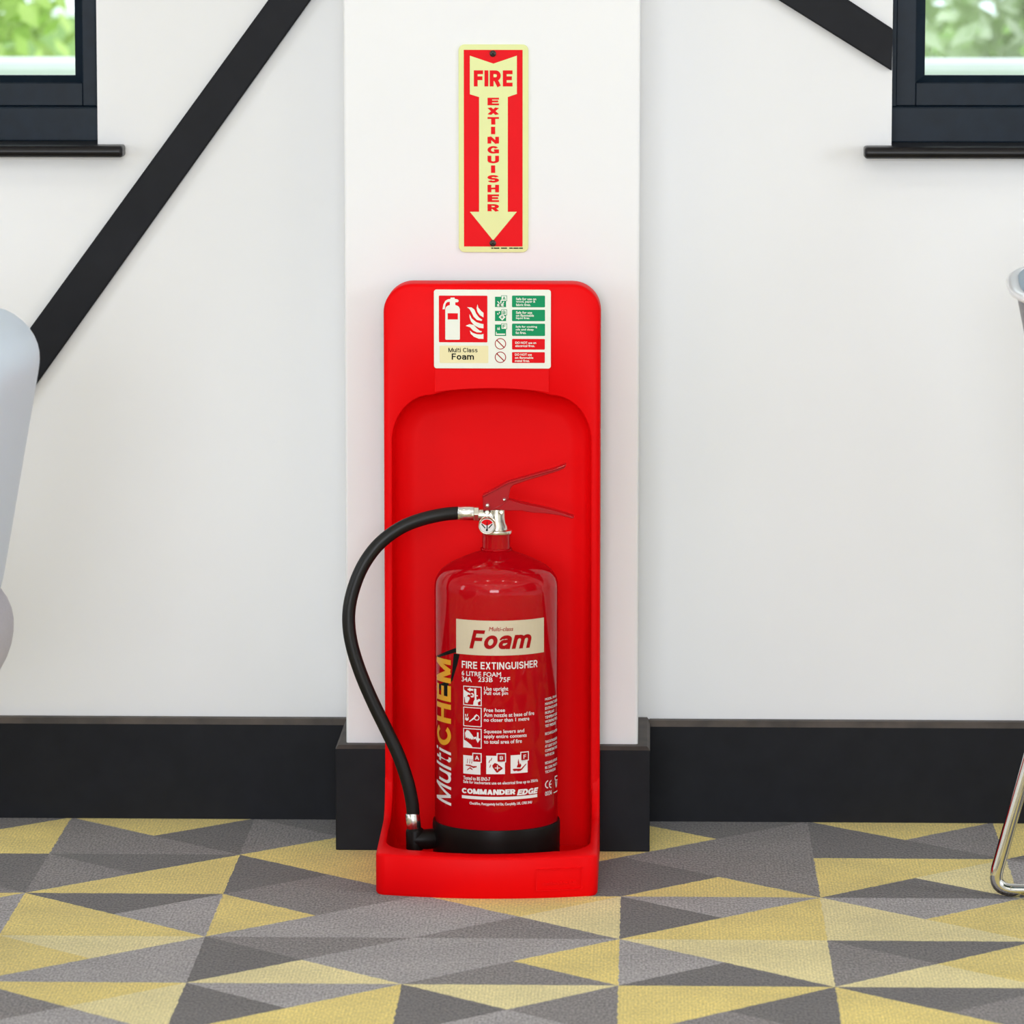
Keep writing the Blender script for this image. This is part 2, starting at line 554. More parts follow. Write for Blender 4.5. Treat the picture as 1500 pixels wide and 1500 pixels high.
# ------------------------------------------------------------------ the room
YP = -0.21          # pier face
YS = -0.23          # pier skirting face
XW0, XW1, ROOM_H, YB = -4.2, 4.5, 2.7, -9.4
zs_sill = hy(213, -0.035, 100)
LX1 = hx(142, 0.0, 100)
LX0 = LX1 - 1.15
RX0 = hx(1307, 0.0, 100)
RX1 = RX0 + 1.15
WTOP = 2.12

def wall_with_openings(name, xs, zs, voids, y0, y1, m):
    idx, V, Fc = {}, [], []
    def vid(i, j, k):
        key = (i, j, k)
        if key not in idx:
            idx[key] = len(V)
            V.append((xs[i], (y0, y1)[k], zs[j]))
        return idx[key]
    nx, nz = len(xs) - 1, len(zs) - 1
    solid = lambda i, j: 0 <= i < nx and 0 <= j < nz and (i, j) not in voids
    for i in range(nx):
        for j in range(nz):
            if not solid(i, j):
                continue
            for k in (0, 1):
                Fc.append((vid(i, j, k), vid(i + 1, j, k), vid(i + 1, j + 1, k), vid(i, j + 1, k)))
            for di, dj, a, b in ((-1, 0, (0, 0), (0, 1)), (1, 0, (1, 0), (1, 1)), (0, -1, (0, 0), (1, 0)), (0, 1, (0, 1), (1, 1))):
                if not solid(i + di, j + dj):
                    Fc.append((vid(i + a[0], j + a[1], 0), vid(i + b[0], j + b[1], 0), vid(i + b[0], j + b[1], 1), vid(i + a[0], j + a[1], 1)))
    mb = MB()
    mb.add(V, Fc)
    return obj(name, mb, m, kind='structure')

wall_with_openings('wall_back', [XW0, LX0, LX1, RX0, RX1, XW1], [0, zs_sill - 0.003, WTOP, ROOM_H], {(1, 1), (3, 1)}, 0.0, 0.22, WALL)
obj('wall_left', MB().box(XW0 - 0.1, XW0, YB, 0.22, 0, ROOM_H), WALL, kind='structure')
obj('wall_right', MB().box(XW1, XW1 + 0.1, YB, 0.22, 0, ROOM_H), WALL, kind='structure')
obj('wall_front', MB().box(XW0 - 0.1, XW1 + 0.1, YB - 0.1, YB, 0, ROOM_H), WALL, kind='structure')
obj('ceiling', MB().box(XW0 - 0.1, XW1 + 0.1, YB - 0.1, 0.22, ROOM_H, ROOM_H + 0.1), WALL, kind='structure')
PX0, PX1 = hx(505, YP, 600), hx(936, YP, 600)
obj('wall_pier', MB().box(PX0, PX1, YP, 0.0, 0, ROOM_H), WALL, bevel=0.004, segs=3, kind='structure')

zbb = hy(1049, 0.0, 250)
CH = 0.008          # worn chamfer along the top of the boards
SK0, SK1 = hx(491.5, YS, 1150), hx(952, YS, 1150)
def base_board(name, x0, x1):
    o = obj(name, MB().box(x0, x1, -0.02, 0.0, 0, zbb - CH), BLACK, kind='structure')
    obj('top_edge', MB().prism([(0.0, zbb - CH), (-0.02, zbb - CH), (-0.0155, zbb), (0.0, zbb)], x0, x1, 'X'), WORN, o)
    return o
base_board('baseboard_left', XW0, SK0 + 0.001)
base_board('baseboard_right', SK1 - 0.001, XW1)
zsk = hy(1088, YP, 520)
bpo = obj('baseboard_pier', MB().box(SK0, SK1, YS, 0.0, 0, zsk - CH * 0.6), BLACK, bevel=0.0012, kind='structure')
mb = MB()
e = 0.004
lo_, hi_ = zsk - CH * 0.6, zsk
mb.add([(SK0, YS, lo_), (SK1, YS, lo_), (SK1, 0, lo_), (SK0, 0, lo_), (SK0 + e, YS + e, hi_), (SK1 - e, YS + e, hi_), (SK1 - e, 0, hi_), (SK0 + e, 0, hi_)],
       [(4, 5, 6, 7), (0, 1, 5, 4), (1, 2, 6, 5), (2, 3, 7, 6), (3, 0, 4, 7)])
obj('top_edge', mb, WORN, bpo)

# diagonal black timbers
def brace(name, pts):
    q = [onY(px, py, -0.012) for px, py in pts]
    mb = MB()
    mb.prism([(p.x, p.z) for p in q], -0.012, 0.0, 'Y')
    return obj(name, mb, BLACK, bevel=0.002, kind='structure')
brace('trim_1', [(393 + 145, -200), (455 + 143, -200), (52 - 143, 565 + 200), (42 - 145, 483 + 200)])
s1, s2 = 102.5 / 164.0, 42 / 64.5
brace('trim_2', [(1140 - 320, -320 * s1), (1243 - 320 * s1 / s2, -320 * s1), (1243 + 65, 65 * s2), (1306.5, 166.5 * s1)])

# ------------------------------------------------------------------ windows
def glass_mat():
    m = bpy.data.materials.new('window_glass')
    m.use_nodes = True
    nt = m.node_tree
    nt.nodes.remove(nt.nodes['Principled BSDF'])
    tr = nt.nodes.new('ShaderNodeBsdfTransparent')
    tr.inputs[0].default_value = (0.95, 0.98, 0.97, 1)
    gl = nt.nodes.new('ShaderNodeBsdfGlossy')
    gl.inputs['Roughness'].default_value = 0.02
    fr = nt.nodes.new('ShaderNodeFresnel')
    fr.inputs[0].default_value = 1.5
    mx = nt.nodes.new('ShaderNodeMixShader')
    nt.links.new(fr.outputs[0], mx.inputs[0])
    nt.links.new(tr.outputs[0], mx.inputs[1])
    nt.links.new(gl.outputs[0], mx.inputs[2])
    nt.links.new(mx.outputs[0], nt.nodes['Material Output'].inputs[0])
    return m
GLASS = glass_mat()

def window(name, x0, x1, side):
    t = thing(name, ((x0 + x1) / 2, 0, zs_sill), kind='structure')
    Yf, Ys, Yb = 0.085, 0.097, 0.107
    pxm = 60 if side < 0 else 1420
    zf = hy(156, Yf, pxm)
    zr = hy(121, Ys, pxm)
    zg = hy(110.5, Yb, pxm)
    if side < 0:
        w1, w2, w3 = 0.012, x1 - hx(120.5, Ys, 60), x1 - hx(109, Yb, 60)
    else:
        w1, w2, w3 = hx(1313.5, Yf, 60) - x0, hx(1342, Ys, 60) - x0, hx(1355.5, Yb, 60) - x0
    YK = 0.18
    zt = WTOP - 0.03
    obj('bottom_frame', MB().box(x0, x1, Yf, YK, zs_sill - 0.002, zf), NAVY, t, bevel=0.003, segs=3)
    obj('head_frame', MB().box(x0, x1, Yf, YK, zt, WTOP), NAVY, t, bevel=0.002)
    for xa, xb in ((x0, x0 + w1), (x1 - w1, x1)):
        obj('jamb', MB().box(xa, xb, Yf, YK, zf, zt), NAVY, t, bevel=0.001)
    for xa, xb in ((x0 + w1, x0 + w2), (x1 - w2, x1 - w1)):
        obj('sash_stile', MB().box(xa, xb, Ys, 0.15, zf, zt), NAVY, t, bevel=0.0015)
    obj('sash_rail', MB().box(x0 + w2, x1 - w2, Ys + 0.001, 0.15, zf, zr), NAVY, t, bevel=0.0015)
    obj('sash_rail', MB().box(x0 + w2, x1 - w2, Ys + 0.001, 0.15, zt - 0.04, zt), NAVY, t, bevel=0.0015)
    bx0, bx1, bz0, bz1 = x0 + w2, x1 - w2, zr, zt - 0.04
    bw = w3 - w2
    bd = zg - zr
    def bead(p0, p1, p2, p3):       # mitred chamfer strip: outer edge proud, inner edge at the glass
        mb = MB()
        mb.add([(p0[0], Yb - 0.006, p0[1]), (p1[0], Yb - 0.006, p1[1]), (p2[0], Yb + 0.006, p2[1]), (p3[0], Yb + 0.006, p3[1]),
                (p0[0], Yb + 0.022, p0[1]), (p1[0], Yb + 0.022, p1[1]), (p2[0], Yb + 0.022, p2[1]), (p3[0], Yb + 0.022, p3[1])],
               [(0, 1, 2, 3), (7, 6, 5, 4), (0, 4, 5, 1), (1, 5, 6, 2), (2, 6, 7, 3), (3, 7, 4, 0)])
        obj('glazing_bead', mb, NAVY, t)
    c = [(bx0, bz0), (bx1, bz0), (bx1, bz1), (bx0, bz1)]
    d = [(bx0 + bw, bz0 + bd), (bx1 - bw, bz0 + bd), (bx1 - bw, bz1 - bd), (bx0 + bw, bz1 - bd)]
    for k in range(4):
        n = (k + 1) % 4
        bead(c[k], c[n], d[n], d[k])
    obj('glass_pane', MB().box(d[0][0] - 0.004, d[1][0] + 0.004, Yb + 0.012, Yb + 0.016, d[0][1] - 0.004, d[2][1] + 0.004), GLASS, t)
    # sill board with rounded nose and horns
    h = abs(hx(178, -0.04, 220) - hx(142, 0.0, 220))
    z1 = zs_sill
    th = 0.0165
    prof = [(Yf + 0.004, z1 - th), (Yf + 0.004, z1)] + [(-0.034 - 0.009 * math.sin(PI * k / 8), z1 - th / 2 + th / 2 * math.cos(PI * k / 8)) for k in range(9)]
    mb = MB()
    mb.prism(prof, x0, x1, 'X')
    nose = [p for p in prof if p[0] <= 0.0]
    nose = [(-0.0002, z1 - th), (-0.0002, z1)] + nose
    mb2 = MB()
    mb2.prism(nose, x0 - h, x1 + h, 'X')
    so = obj('window_sill', mb2, SILLP, t, bevel=0.004, segs=3, smooth=True)
    obj('sill_board', MB().box(x0, x1, -0.001, 0.12, z1 - th, z1 - 0.0003), SILLP, so)
    return t
window('window_1', LX0, LX1, -1)
window('window_2', RX0, RX1, 1)

# ------------------------------------------------------------------ outdoors beyond the windows
LAWN = mat('lawn_green', (0.20, 0.36, 0.05), 0.9, noise=0.3, nscale=8)
obj('ground_outside', MB().box(-14, 14, 0.25, 40, -0.3, -0.02), LAWN, kind='structure')
LEAF = [mat('leaf_pale', (0.52, 0.68, 0.17), 0.6, noise=0.35, nscale=3), mat('leaf_mid', (0.40, 0.58, 0.12), 0.6, noise=0.35, nscale=3), mat('leaf_hazed', (0.72, 0.80, 0.56), 0.6, noise=0.35, nscale=3)]  # last leaf colour is paled, carrying the haze of the right pane
BARK = mat('bark', (0.12, 0.09, 0.06), 0.9, noise=0.3, nscale=20)
PALE = mat('pale_matt', (0.80, 0.82, 0.80), 0.8, noise=0.05, nscale=5)
def bush(x, y, r, h, m, label, sd, n=900):
    rr = random.Random(sd)
    t = thing('garden_bush', (x, y, -0.02), label, 'bush', 'garden bushes outside the windows')
    mb = MB()
    for k in range(n):
        a, cz = rr.uniform(0, 2 * PI), rr.uniform(-1, 1)
        q = (1 - cz * cz) ** 0.5
        rad = rr.uniform(0.75, 1.05)
        c = Vector((x + r * rad * q * math.cos(a), y + 0.6 * r * rad * q * math.sin(a), h / 2 + h / 2 * rad * cz))
        if c.z < 0:
            continue
        d1 = Vector((rr.uniform(-1, 1), rr.uniform(-1, 1), rr.uniform(-1, 1))).normalized()
        d2 = d1.orthogonal().normalized()
        L = rr.uniform(0.028, 0.06)
        mb.add([c - d1 * L, c + d2 * L * 0.5, c + d1 * L, c - d2 * L * 0.5], [(0, 1, 2, 3)])
    obj('foliage', mb, m, t, kind='stuff', fix=False)
    st = MB()
    for k in range(3):
        a = k * 2.1 + sd
        st.tube([(x + 0.03 * math.cos(a), y + 0.03 * math.sin(a), -0.03), (x + 0.15 * r * math.cos(a), y + 0.1 * math.sin(a), h * 0.4), (x + 0.4 * r * math.cos(a), y + 0.2 * math.sin(a), h * 0.75)], [0.03, 0.02, 0.01], 6)
    obj('stem', st, BARK, t, kind='stuff')
bush(-2.3, 6.4, 0.9, 1.7, LEAF[0], 'yellow-green bush outside the left window, nearest the pane edge', 3, 6000)
bush(-3.6, 8.9, 1.0, 2.0, LEAF[1], 'darker green bush outside the left window', 4, 6000)
bush(1.6, 6.6, 0.9, 1.7, LEAF[2], 'bush outside the right window, grey-green leaves paled for the haze', 5, 6000)
bush(2.9, 9.0, 1.0, 1.9, LEAF[0], 'yellow-green bush outside the right window', 6, 6000)
gw = MB().box(-6, 6, 3.6, 3.8, -0.02, hy(88, 3.6, 60))
obj('pale_band_outside', gw, PALE, bevel=0.02, label='low pale band seen through the bottom of both windows', cat='wall')  # low pale block that makes the white band at the pane bottoms

# ------------------------------------------------------------------ carpet: every cell is split by both diagonals into four triangles
CARPET = {'Y': carpet_mat('carpet_yellow', (0.69, 0.54, 0.125), 0.24), 'P': carpet_mat('carpet_pale_yellow', (0.71, 0.61, 0.27), 0.22),
          'D': carpet_mat('carpet_dark_grey', (0.080, 0.068, 0.062), 0.75), 'M': carpet_mat('carpet_mid_grey', (0.155, 0.136, 0.128), 0.65),
          'L': carpet_mat('carpet_light_grey', (0.285, 0.262, 0.258), 0.5)}
KEYS = list(CARPET)
GX0, GY0, GX, GY = -0.337, -0.0145, 0.2573, 0.2505       # column C1, row R0
# (column left of cell, row above cell): top, right, bottom, left
PAT = {(-1, 0): 'DYYM', (-1, 1): 'DDMD', (-1, 2): 'YLLL', (-1, 3): 'YPLL', (-1, 4): 'LLPY',
       (0, 0): 'YDMM', (0, 1): 'DYYM', (0, 2): 'DLYY', (0, 3): 'PLLY', (0, 4): 'YPLM',
       (1, 0): 'DYYM', (1, 1): 'YYMD', (1, 2): 'MLLY', (1, 3): 'MLPD', (1, 4): 'LYYD',
       (2, 0): 'DYYM', (2, 1): 'YDDM', (2, 2): 'YPML', (2, 3): 'LYML', (2, 4): 'PMLD',
       (3, 0): 'DMMY', (3, 1): 'MMYD', (3, 2): 'LYYD', (3, 3): 'PPDL', (3, 4): 'YDMY',
       (4, 0): 'YMDD', (4, 1): 'YPDY', (4, 2): 'LYPP', (4, 3): 'DYPM', (4, 4): 'DMYY',
       (5, 0): 'YYDY', (5, 1): 'MYYL', (5, 2): 'DMYY', (5, 3): 'YYLD', (5, 4): 'PYDM'}
fv, ff, fm, fidx = [], [], [], {}
def fvert(kx, ky):
    key = (round(kx, 3), round(ky, 3))
    if key not in fidx:
        fidx[key] = len(fv)
        jx = jy = 0.0
        if 0.01 < (kx % 0.5) < 0.49 or 0.01 < (ky % 0.5) < 0.49:
            rj = random.Random(hash(key))
            jx, jy = rj.uniform(-0.0009, 0.0009), rj.uniform(-0.0009, 0.0009)
        fv.append((GX0 + (kx - 1) * GX + jx, GY0 - ky * GY + jy, 0.0))
    return fidx[key]
def fedge(a, b, n):
    return [fvert(a[0] + (b[0] - a[0]) * k / n, a[1] + (b[1] - a[1]) * k / n) for k in range(n)]
rp = random.Random(11)
for ci in range(-14, 18):
    for rj_ in range(-1, 36):
        p = PAT.get((ci, rj_)) or ''.join(rp.choice(['YYMD', 'DYYM', 'LYPD', 'PLMY', 'MLYD', 'YDLP', 'DMYY']))
        n = 32 if (-2 <= ci <= 6 and rj_ <= 5) else 1
        tl, tr, br, bl, c = (ci, rj_), (ci + 1, rj_), (ci + 1, rj_ + 1), (ci, rj_ + 1), (ci + 0.5, rj_ + 0.5)
        for k, (a, b) in zip(p, ((tl, tr), (tr, br), (br, bl), (bl, tl))):
            ff.append(fedge(a, b, n) + fedge(b, c, n) + fedge(c, a, n))
            fm.append(KEYS.index(k))
fme = bpy.data.meshes.new('floor')
fme.from_pydata(fv, [], ff)
for k in KEYS:
    fme.materials.append(CARPET[k])
fme.polygons.foreach_set('material_index', fm)
fo = bpy.data.objects.new('floor', fme)
COL.objects.link(fo)
fo['kind'] = 'structure'

# ------------------------------------------------------------------ fire sign on the pier
YSG = YP - 0.0025
fs = thing('fire_sign', (hx(723, YP, 217), YP, hy(369, YP)), 'tall red and pale yellow FIRE EXTINGUISHER arrow sign screwed above the stand', 'sign')
SP = PlaneS(YSG)
u0, u1, v0, v1 = uvbox(SP, 672, 774, 65, 369.5)
mbp = MB()
mbp.prism(rounded(u0, u1, v0, v1, 0.008), YSG, YP, 'Y')
obj('sign_plate', mbp, GLOW, fs, bevel=0.0006)
Z1 = lambda x, y: (640 + x / 4.286, 40 + y / 4.286)
p = Print(SP, 0.0003)
p.rect(679.7, 765.5, 73, 361)
p.done('red_panel', SIGNRED, fs)
p = Print(SP, 0.0006)
aw = [Z1(*q) for q in [(207, 178), (355, 228), (502, 178), (502, 418), (445, 438), (445, 1158), (502, 1158), (353, 1338), (207, 1158), (265, 1158), (265, 438), (207, 420)]]
p.poly(aw)
p.done('arrow', GLOW, fs)
p = Print(SP, 0.0009)
x0, y0 = Z1(232, 270)
x1, y1 = Z1(475, 376)
p.bold('FIRE', x0, x1, y0, y1, 0.235)
for k, ch in enumerate('EXTINGUISHER'):
    xa, ya = Z1(340 if ch == 'I' else 318, 442 + k * 60.7)
    xb, yb = Z1(366 if ch == 'I' else 390, 489 + k * 60.7)
    p.bold(ch, xa, xb, ya, yb, 0.24)
p.done('lettering', SIGNRED, fs, kind='stuff')
p = Print(SP, 0.0009)
for a, b in ((719.8, 722.5), (723.3, 731.5), (734, 742.8), (746, 751.3), (752, 759.5), (760.2, 766)):
    p.rect(a, b, 362.6, 364.2)
p.done('fine_print', INK, fs, kind='stuff')
for sy in (78.5, 356.2):
    c = onY(722, sy, YSG)
    rr = 4.7 / 1090
    mb = MB()
    prof = [(rr * 1.0, 0.0), (rr, 0.0012), (rr * 0.8, 0.0022), (rr * 0.4, 0.0027)]
    n = 24
    rings = [[(c.x + r * math.cos(2 * PI * k / n), YSG - 0.0008 - d, c.z + r * math.sin(2 * PI * k / n)) for k in range(n)] for r, d in prof]
    mb.rings(rings, cap=True, closed=True)
    so = obj('screw', mb, SCREW, fs, smooth=True)
    mb = MB()
    q = rr * 0.5
    e = rr * 0.13
    for a in (PI / 4, -PI / 4):
        ca, sa = math.cos(a), math.sin(a)
        mb.add([(c.x + ca * i - sa * j, YSG - 0.0037, c.z + sa * i + ca * j) for i, j in ((-q, -e), (q, -e), (q, e), (-q, e))], [(0, 1, 2, 3)])
    obj('cross_slot', mb, INK, so, fix=False)

# ------------------------------------------------------------------ extinguisher stand
YBF = -0.285        # front of the back board
XL, XR = hx(563.5, YBF, 1000), hx(878.5, YBF, 1000)
ZT = hy(416, YBF, 720)
stand = thing('extinguisher_stand', ((XL + XR) / 2, -0.39, 0), 'red moulded plastic stand with arched back panel and shallow tray against the pier', 'stand')

def offset_path(pts, d):
    out = []
    n = len(pts)
    for i, p in enumerate(pts):
        a, b = pts[max(i - 1, 0)], pts[min(i + 1, n - 1)]
        tx, ty = b[0] - a[0], b[1] - a[1]
        l = math.hypot(tx, ty) or 1
        out.append((p[0] + ty / l * d, p[1] - tx / l * d))       # to the right of travel
    return out
def arch(xl, xr, zb, zt, rx, rz, bow, m=14, k=12, tn=16):
    """bottom-left up, across, down to bottom-right"""
    pts = [(xl, zb + (zt - rz - zb) * i / m) for i in range(m)]
    for i in range(k):
        a = PI - PI / 2 * i / k
        pts.append((xl + rx + rx * math.cos(a), zt - rz + rz * math.sin(a)))
    for i in range(tn):
        u = i / tn
        pts.append((xl + rx + (xr - xl - 2 * rx) * u, zt + bow * (1 - (2 * u - 1) ** 2)))
    for i in range(k):
        a = PI / 2 - PI / 2 * i / k
        pts.append((xr - rx + rx * math.cos(a), zt - rz + rz * math.sin(a)))
    pts += [(xr, zt - rz - (zt - rz - zb) * i / m) for i in range(m + 1)]
    return pts
outer = arch(XL, XR, 0.0, ZT, 0.038, 0.038, 0.0)
ixl, ixr = hx(575, YBF, 800), hx(865.5, YBF, 800)
izt = hy(579, YBF, 640)
inner = arch(ixl, ixr, 0.002, izt, 0.052, 0.062, 0.0115)
at = lambda path, Y: [(x, Y, z) for x, z in path]
rg = [at(outer, YS - 0.001), at(outer, YBF + 0.005), at(offset_path(outer, 0.0015), YBF + 0.0015), at(offset_path(outer, 0.005), YBF),
      at(offset_path(inner, -0.0022), YBF), at(offset_path(inner, -0.0006), YBF + 0.0006), at(inner, YBF + 0.0025),
      at(offset_path(inner, 0.002), YBF + 0.022), at(offset_path(inner, 0.006), YBF + 0.032), at(offset_path(inner, 0.014), YBF + 0.038), at(offset_path(inner, 0.03), YBF + 0.040)]
mb = MB().rings(rg, cap=True)
obj('back_panel', mb, STANDRED, stand, smooth=True, angle=50)
# raised flat for the notice above the arch
lx0, lx1 = hx(636.5, YBF, 500), hx(804.5, YBF, 500)
lp = [(lx0, ZT - 0.006), (lx0, hy(574.5, YBF, 637))] + [(lx0 + (lx1 - lx0) * k / 10, hy(574.5, YBF, 637) + 0.0055 * (1 - (k / 5 - 1) ** 2)) for k in range(1, 10)] + [(lx1, hy(574.5, YBF, 637)), (lx1, ZT - 0.006)]
obj('notice_flat', MB().prism(lp, YBF - 0.0012, YBF + 0.003, 'Y'), STANDRED, stand, bevel=0.0006)
# tray
TXL, TXR = XL, XR
yb_, yc, bow, rc = YBF + 0.002, -0.518, 0.019, 0.016
def tray_path(xl, xr, yfront, bow, rx, ry, m=16, k=10, tn=20):
    """back-left forward, along the front, back to back-right (seen from above)"""
    pts = [(xl, yb_ + (yfront + ry - yb_) * (i / m) ** 1.4) for i in range(m)]
    for i in range(k):
        a = PI + PI / 2 * i / k
        pts.append((xl + rx + rx * math.cos(a), yfront + ry + ry * math.sin(a)))
    for i in range(tn):
        u = i / tn
        pts.append((xl + rx + (xr - xl - 2 * rx) * u, yfront - bow * (1 - (2 * u - 1) ** 2)))
    for i in range(k):
        a = 1.5 * PI + PI / 2 * i / k
        pts.append((xr - rx + rx * math.cos(a), yfront + ry + ry * math.sin(a)))
    pts += [(xr, yfront + ry + (yb_ - yfront - ry) * (1 - (1 - i / m) ** 1.4)) for i in range(m + 1)]
    return pts
to = tray_path(TXL, TXR, yc, bow, rc, rc)
ti = tray_path(TXL + 0.0105, TXR - 0.0105, yc + 0.022, 0.016, 0.045, 0.05)
def ztop(y):
    z = 0.054 + 0.012 * max(0, (y + 0.52) / 0.235)
    R = 0.05
    t = y - (yb_ - R)
    if t > 0:
        z += R - math.sqrt(max(R * R - min(t, R * 0.999) ** 2, 0))
    return z
def tring(path, ins, dz=None, z=None):
    q = offset_path(path, ins)
    return [(a[0], a[1], (ztop(b[1]) + dz) if z is None else z) for a, b in zip(q, path)]
# travelling left-side forward then right: interior lies to the left, so inset is negative
rg = [tring(to, -0.002, z=0.0), tring(to, 0, z=0.003), tring(to, 0, dz=-0.004), tring(to, -0.0012, dz=-0.0012), tring(to, -0.004, dz=0),
      tring(ti, 0.002, dz=0), tring(ti, 0.0005, dz=-0.0006), tring(ti, 0, dz=-0.003), tring(ti, -0.003, z=0.034), tring(ti, -0.006, z=0.022), tring(ti, -0.013, z=0.0145), tring(ti, -0.022, z=0.0125)]
tray = obj('tray', MB().rings(rg, cap=True).box(TXL + 0.011, TXR - 0.011, YBF + 0.0385, YBF - 0.03, 0.002, 0.0123), STANDRED, stand, smooth=True, angle=50)
# moulded plaque on the tray front
def tray_y(x):
    u = (x - TXL - rc) / (TXR - TXL - 2 * rc)
    return yc - bow * (1 - (2 * u - 1) ** 2)
qa, qb = onY(785, 1305, -0.53), onY(853, 1273, -0.53)
def strip(x0, x1, z0, z1, pr, mbx, n=8):
    v = []
    for k in range(n + 1):
        x = x0 + (x1 - x0) * k / n
        y = tray_y(x)
        v += [(x, y + 0.001, z0), (x, y - pr, z0 + 0.0003), (x, y - pr, z1 - 0.0003), (x, y + 0.001, z1)]
    f = []
    for k in range(n):
        for j in range(3):
            f.append((4 * k + j, 4 * k + j + 1, 4 * k + 5 + j, 4 * k + 4 + j))
    f += [(0, 1, 2, 3), (4 * n + 3, 4 * n + 2, 4 * n + 1, 4 * n)]
    mbx.add(v, f)
mb = MB()
b_ = 0.0016
strip(qa.x, qb.x, qa.z, qa.z + b_, 0.0018, mb)
strip(qa.x, qb.x, qb.z - b_, qb.z, 0.0018, mb)
strip(qa.x, qa.x + b_, qa.z, qb.z, 0.0018, mb, 1)
strip(qb.x - b_, qb.x, qa.z, qb.z, 0.0018, mb, 1)
obj('plaque_border', mb, STANDRED, stand, kind='stuff')
mb = MB()
rr = random.Random(3)
xx = qa.x + 0.008
while xx < qb.x - 0.010:
    wq = rr.uniform(0.002, 0.0045)
    hq = rr.uniform(0.002, 0.005)
    strip(xx, xx + wq, qa.z + 0.0075, qa.z + 0.0075 + hq, 0.0012, mb, 1)
    xx += wq + rr.uniform(0.0005, 0.0015)
obj('moulded_mark', mb, STANDRED, stand, kind='stuff')

# ------------------------------------------------------------------ notice on the stand
YN = YBF - 0.0012 - 0.0018
nt_ = thing('foam_notice', (hx(720, YBF, 480), YBF - 0.0012, hy(540, YBF)), 'small landscape Multi Class Foam notice with red, green and ivory panels on the stand top', 'sign')
SP = PlaneS(YN)
Z2 = lambda x, y: (620 + x / 7.5, 410 + y / 7.5)
def zb(x0, x1, y0, y1):
    a, b = Z2(x0, y0), Z2(x1, y1)
    return a[0], b[0], a[1], b[1]
u0, u1, v0, v1 = uvbox(SP, *zb(118, 1402, 106, 972))
mbp = MB()
mbp.prism(rounded(u0, u1, v0, v1, 0.0035), YN, YBF - 0.0012, 'Y')
obj('notice_plate', mbp, IVORY, nt_, bevel=0.0004)
p = Print(SP, 0.0002)
p.rrect(*zb(172, 705, 172, 685), 0.0012)
p.done('extinguisher_panel', SIGNRED, nt_)
for i, (ya, yb2) in enumerate(((172, 300), (327, 453), (480, 615))):
    p = Print(SP, 0.0002)
    p.rrect(*zb(975, 1338, ya, yb2), 0.0012)
    p.done('green_panel', GREEN, nt_)
for ya, yb2 in ((648, 765), (793, 912)):
    p = Print(SP, 0.0002)
    p.rrect(*zb(975, 1336, ya, yb2), 0.0012)
    p.done('red_panel', SIGNRED, nt_)
p = Print(SP, 0.0002)
p.rrect(*zb(180, 715, 722, 912), 0.0012)
p.done('name_panel', BEIGE, nt_)
for ya, yb2 in ((185, 298), (340, 452), (490, 615)):
    p = Print(SP, 0.0002)
    p.rect(*zb(788, 910, ya, yb2))
    p.done('class_panel', GREEN, nt_)
p = Print(SP, 0.0003)
for ya in (170, 325, 478):
    p.rrect(*zb(856, 920, ya, ya + 64), 0.0006)
p.done('class_tag_edge', GREEN, nt_, kind='stuff')
p = Print(SP, 0.0004)
P2 = lambda pts: p.poly([Z2(*q) for q in pts])
for ya in (170, 325, 478):
    p.rrect(*zb(861, 915, ya + 5, ya + 59), 0.0005)
# campfire, spill can, pan
for a in (((808, 272), (822, 262), (890, 285), (876, 293)), ((890, 268), (876, 258), (808, 282), (822, 293)),
          ((812, 238), (820, 232), (842, 258), (834, 262)), ((845, 255), (850, 222), (862, 215), (858, 258)), ((868, 258), (884, 236), (892, 242), (876, 262)),
          ((865, 372), (905, 408), (868, 446), (830, 408)), ((812, 368), (820, 362), (828, 378), (820, 384)), ((832, 352), (840, 350), (842, 368), (834, 370)),
          ((796, 590), (902, 590), (898, 604), (800, 604)), ((800, 570), (806, 570), (806, 590), (800, 590)), ((812, 548), (818, 516), (826, 545)), ((824, 548), (836, 512), (842, 548))):
    P2(a)
# extinguisher pictogram
P2([(242, 650), (242, 320), (250, 298), (268, 284), (292, 276), (292, 240), (262, 244), (246, 262), (236, 322), (212, 322), (222, 268), (244, 228), (272, 212), (300, 208), (300, 194), (345, 194), (345, 208), (372, 212), (388, 222), (388, 238), (374, 246), (352, 246), (352, 276), (376, 284), (394, 298), (402, 320), (402, 650), (394, 657), (250, 657)])
# flames
for fl in ([(596, 268), (606, 306), (636, 340), (662, 362), (662, 412), (622, 388), (596, 352), (586, 310)],
           [(482, 300), (530, 302), (562, 326), (582, 372), (612, 412), (650, 438), (640, 450), (590, 440), (552, 402), (528, 352), (508, 320)],
           [(508, 376), (534, 424), (580, 462), (630, 480), (662, 486), (662, 532), (612, 526), (560, 498), (524, 456), (510, 412)],
           [(466, 504), (510, 486), (552, 494), (586, 528), (618, 556), (646, 564), (636, 578), (590, 576), (548, 556), (514, 520)],
           [(512, 556), (544, 582), (592, 598), (640, 600), (662, 592), (662, 648), (610, 646), (556, 624), (522, 592)]):
    P2(fl)
for i, (l3) in enumerate(((('Safe for use on', 1020, 1240), ('wood, paper &', 1020, 1230), ('fabric fires.', 1020, 1180)),
                          (('Safe for use', 1020, 1195), ('on flammable', 1020, 1215), ('liquid fires.', 1020, 1170)),
                          (('Safe for cooking', 1016, 1250), ('oils and deep', 1016, 1212), ('fat fires.', 1016, 1130)))):
    for j, (tx, xa, xb) in enumerate(l3):
        yy = (196, 345, 503)[i] + j * 32
        p.text(tx, *zb(xa, xb, yy, yy + 26))
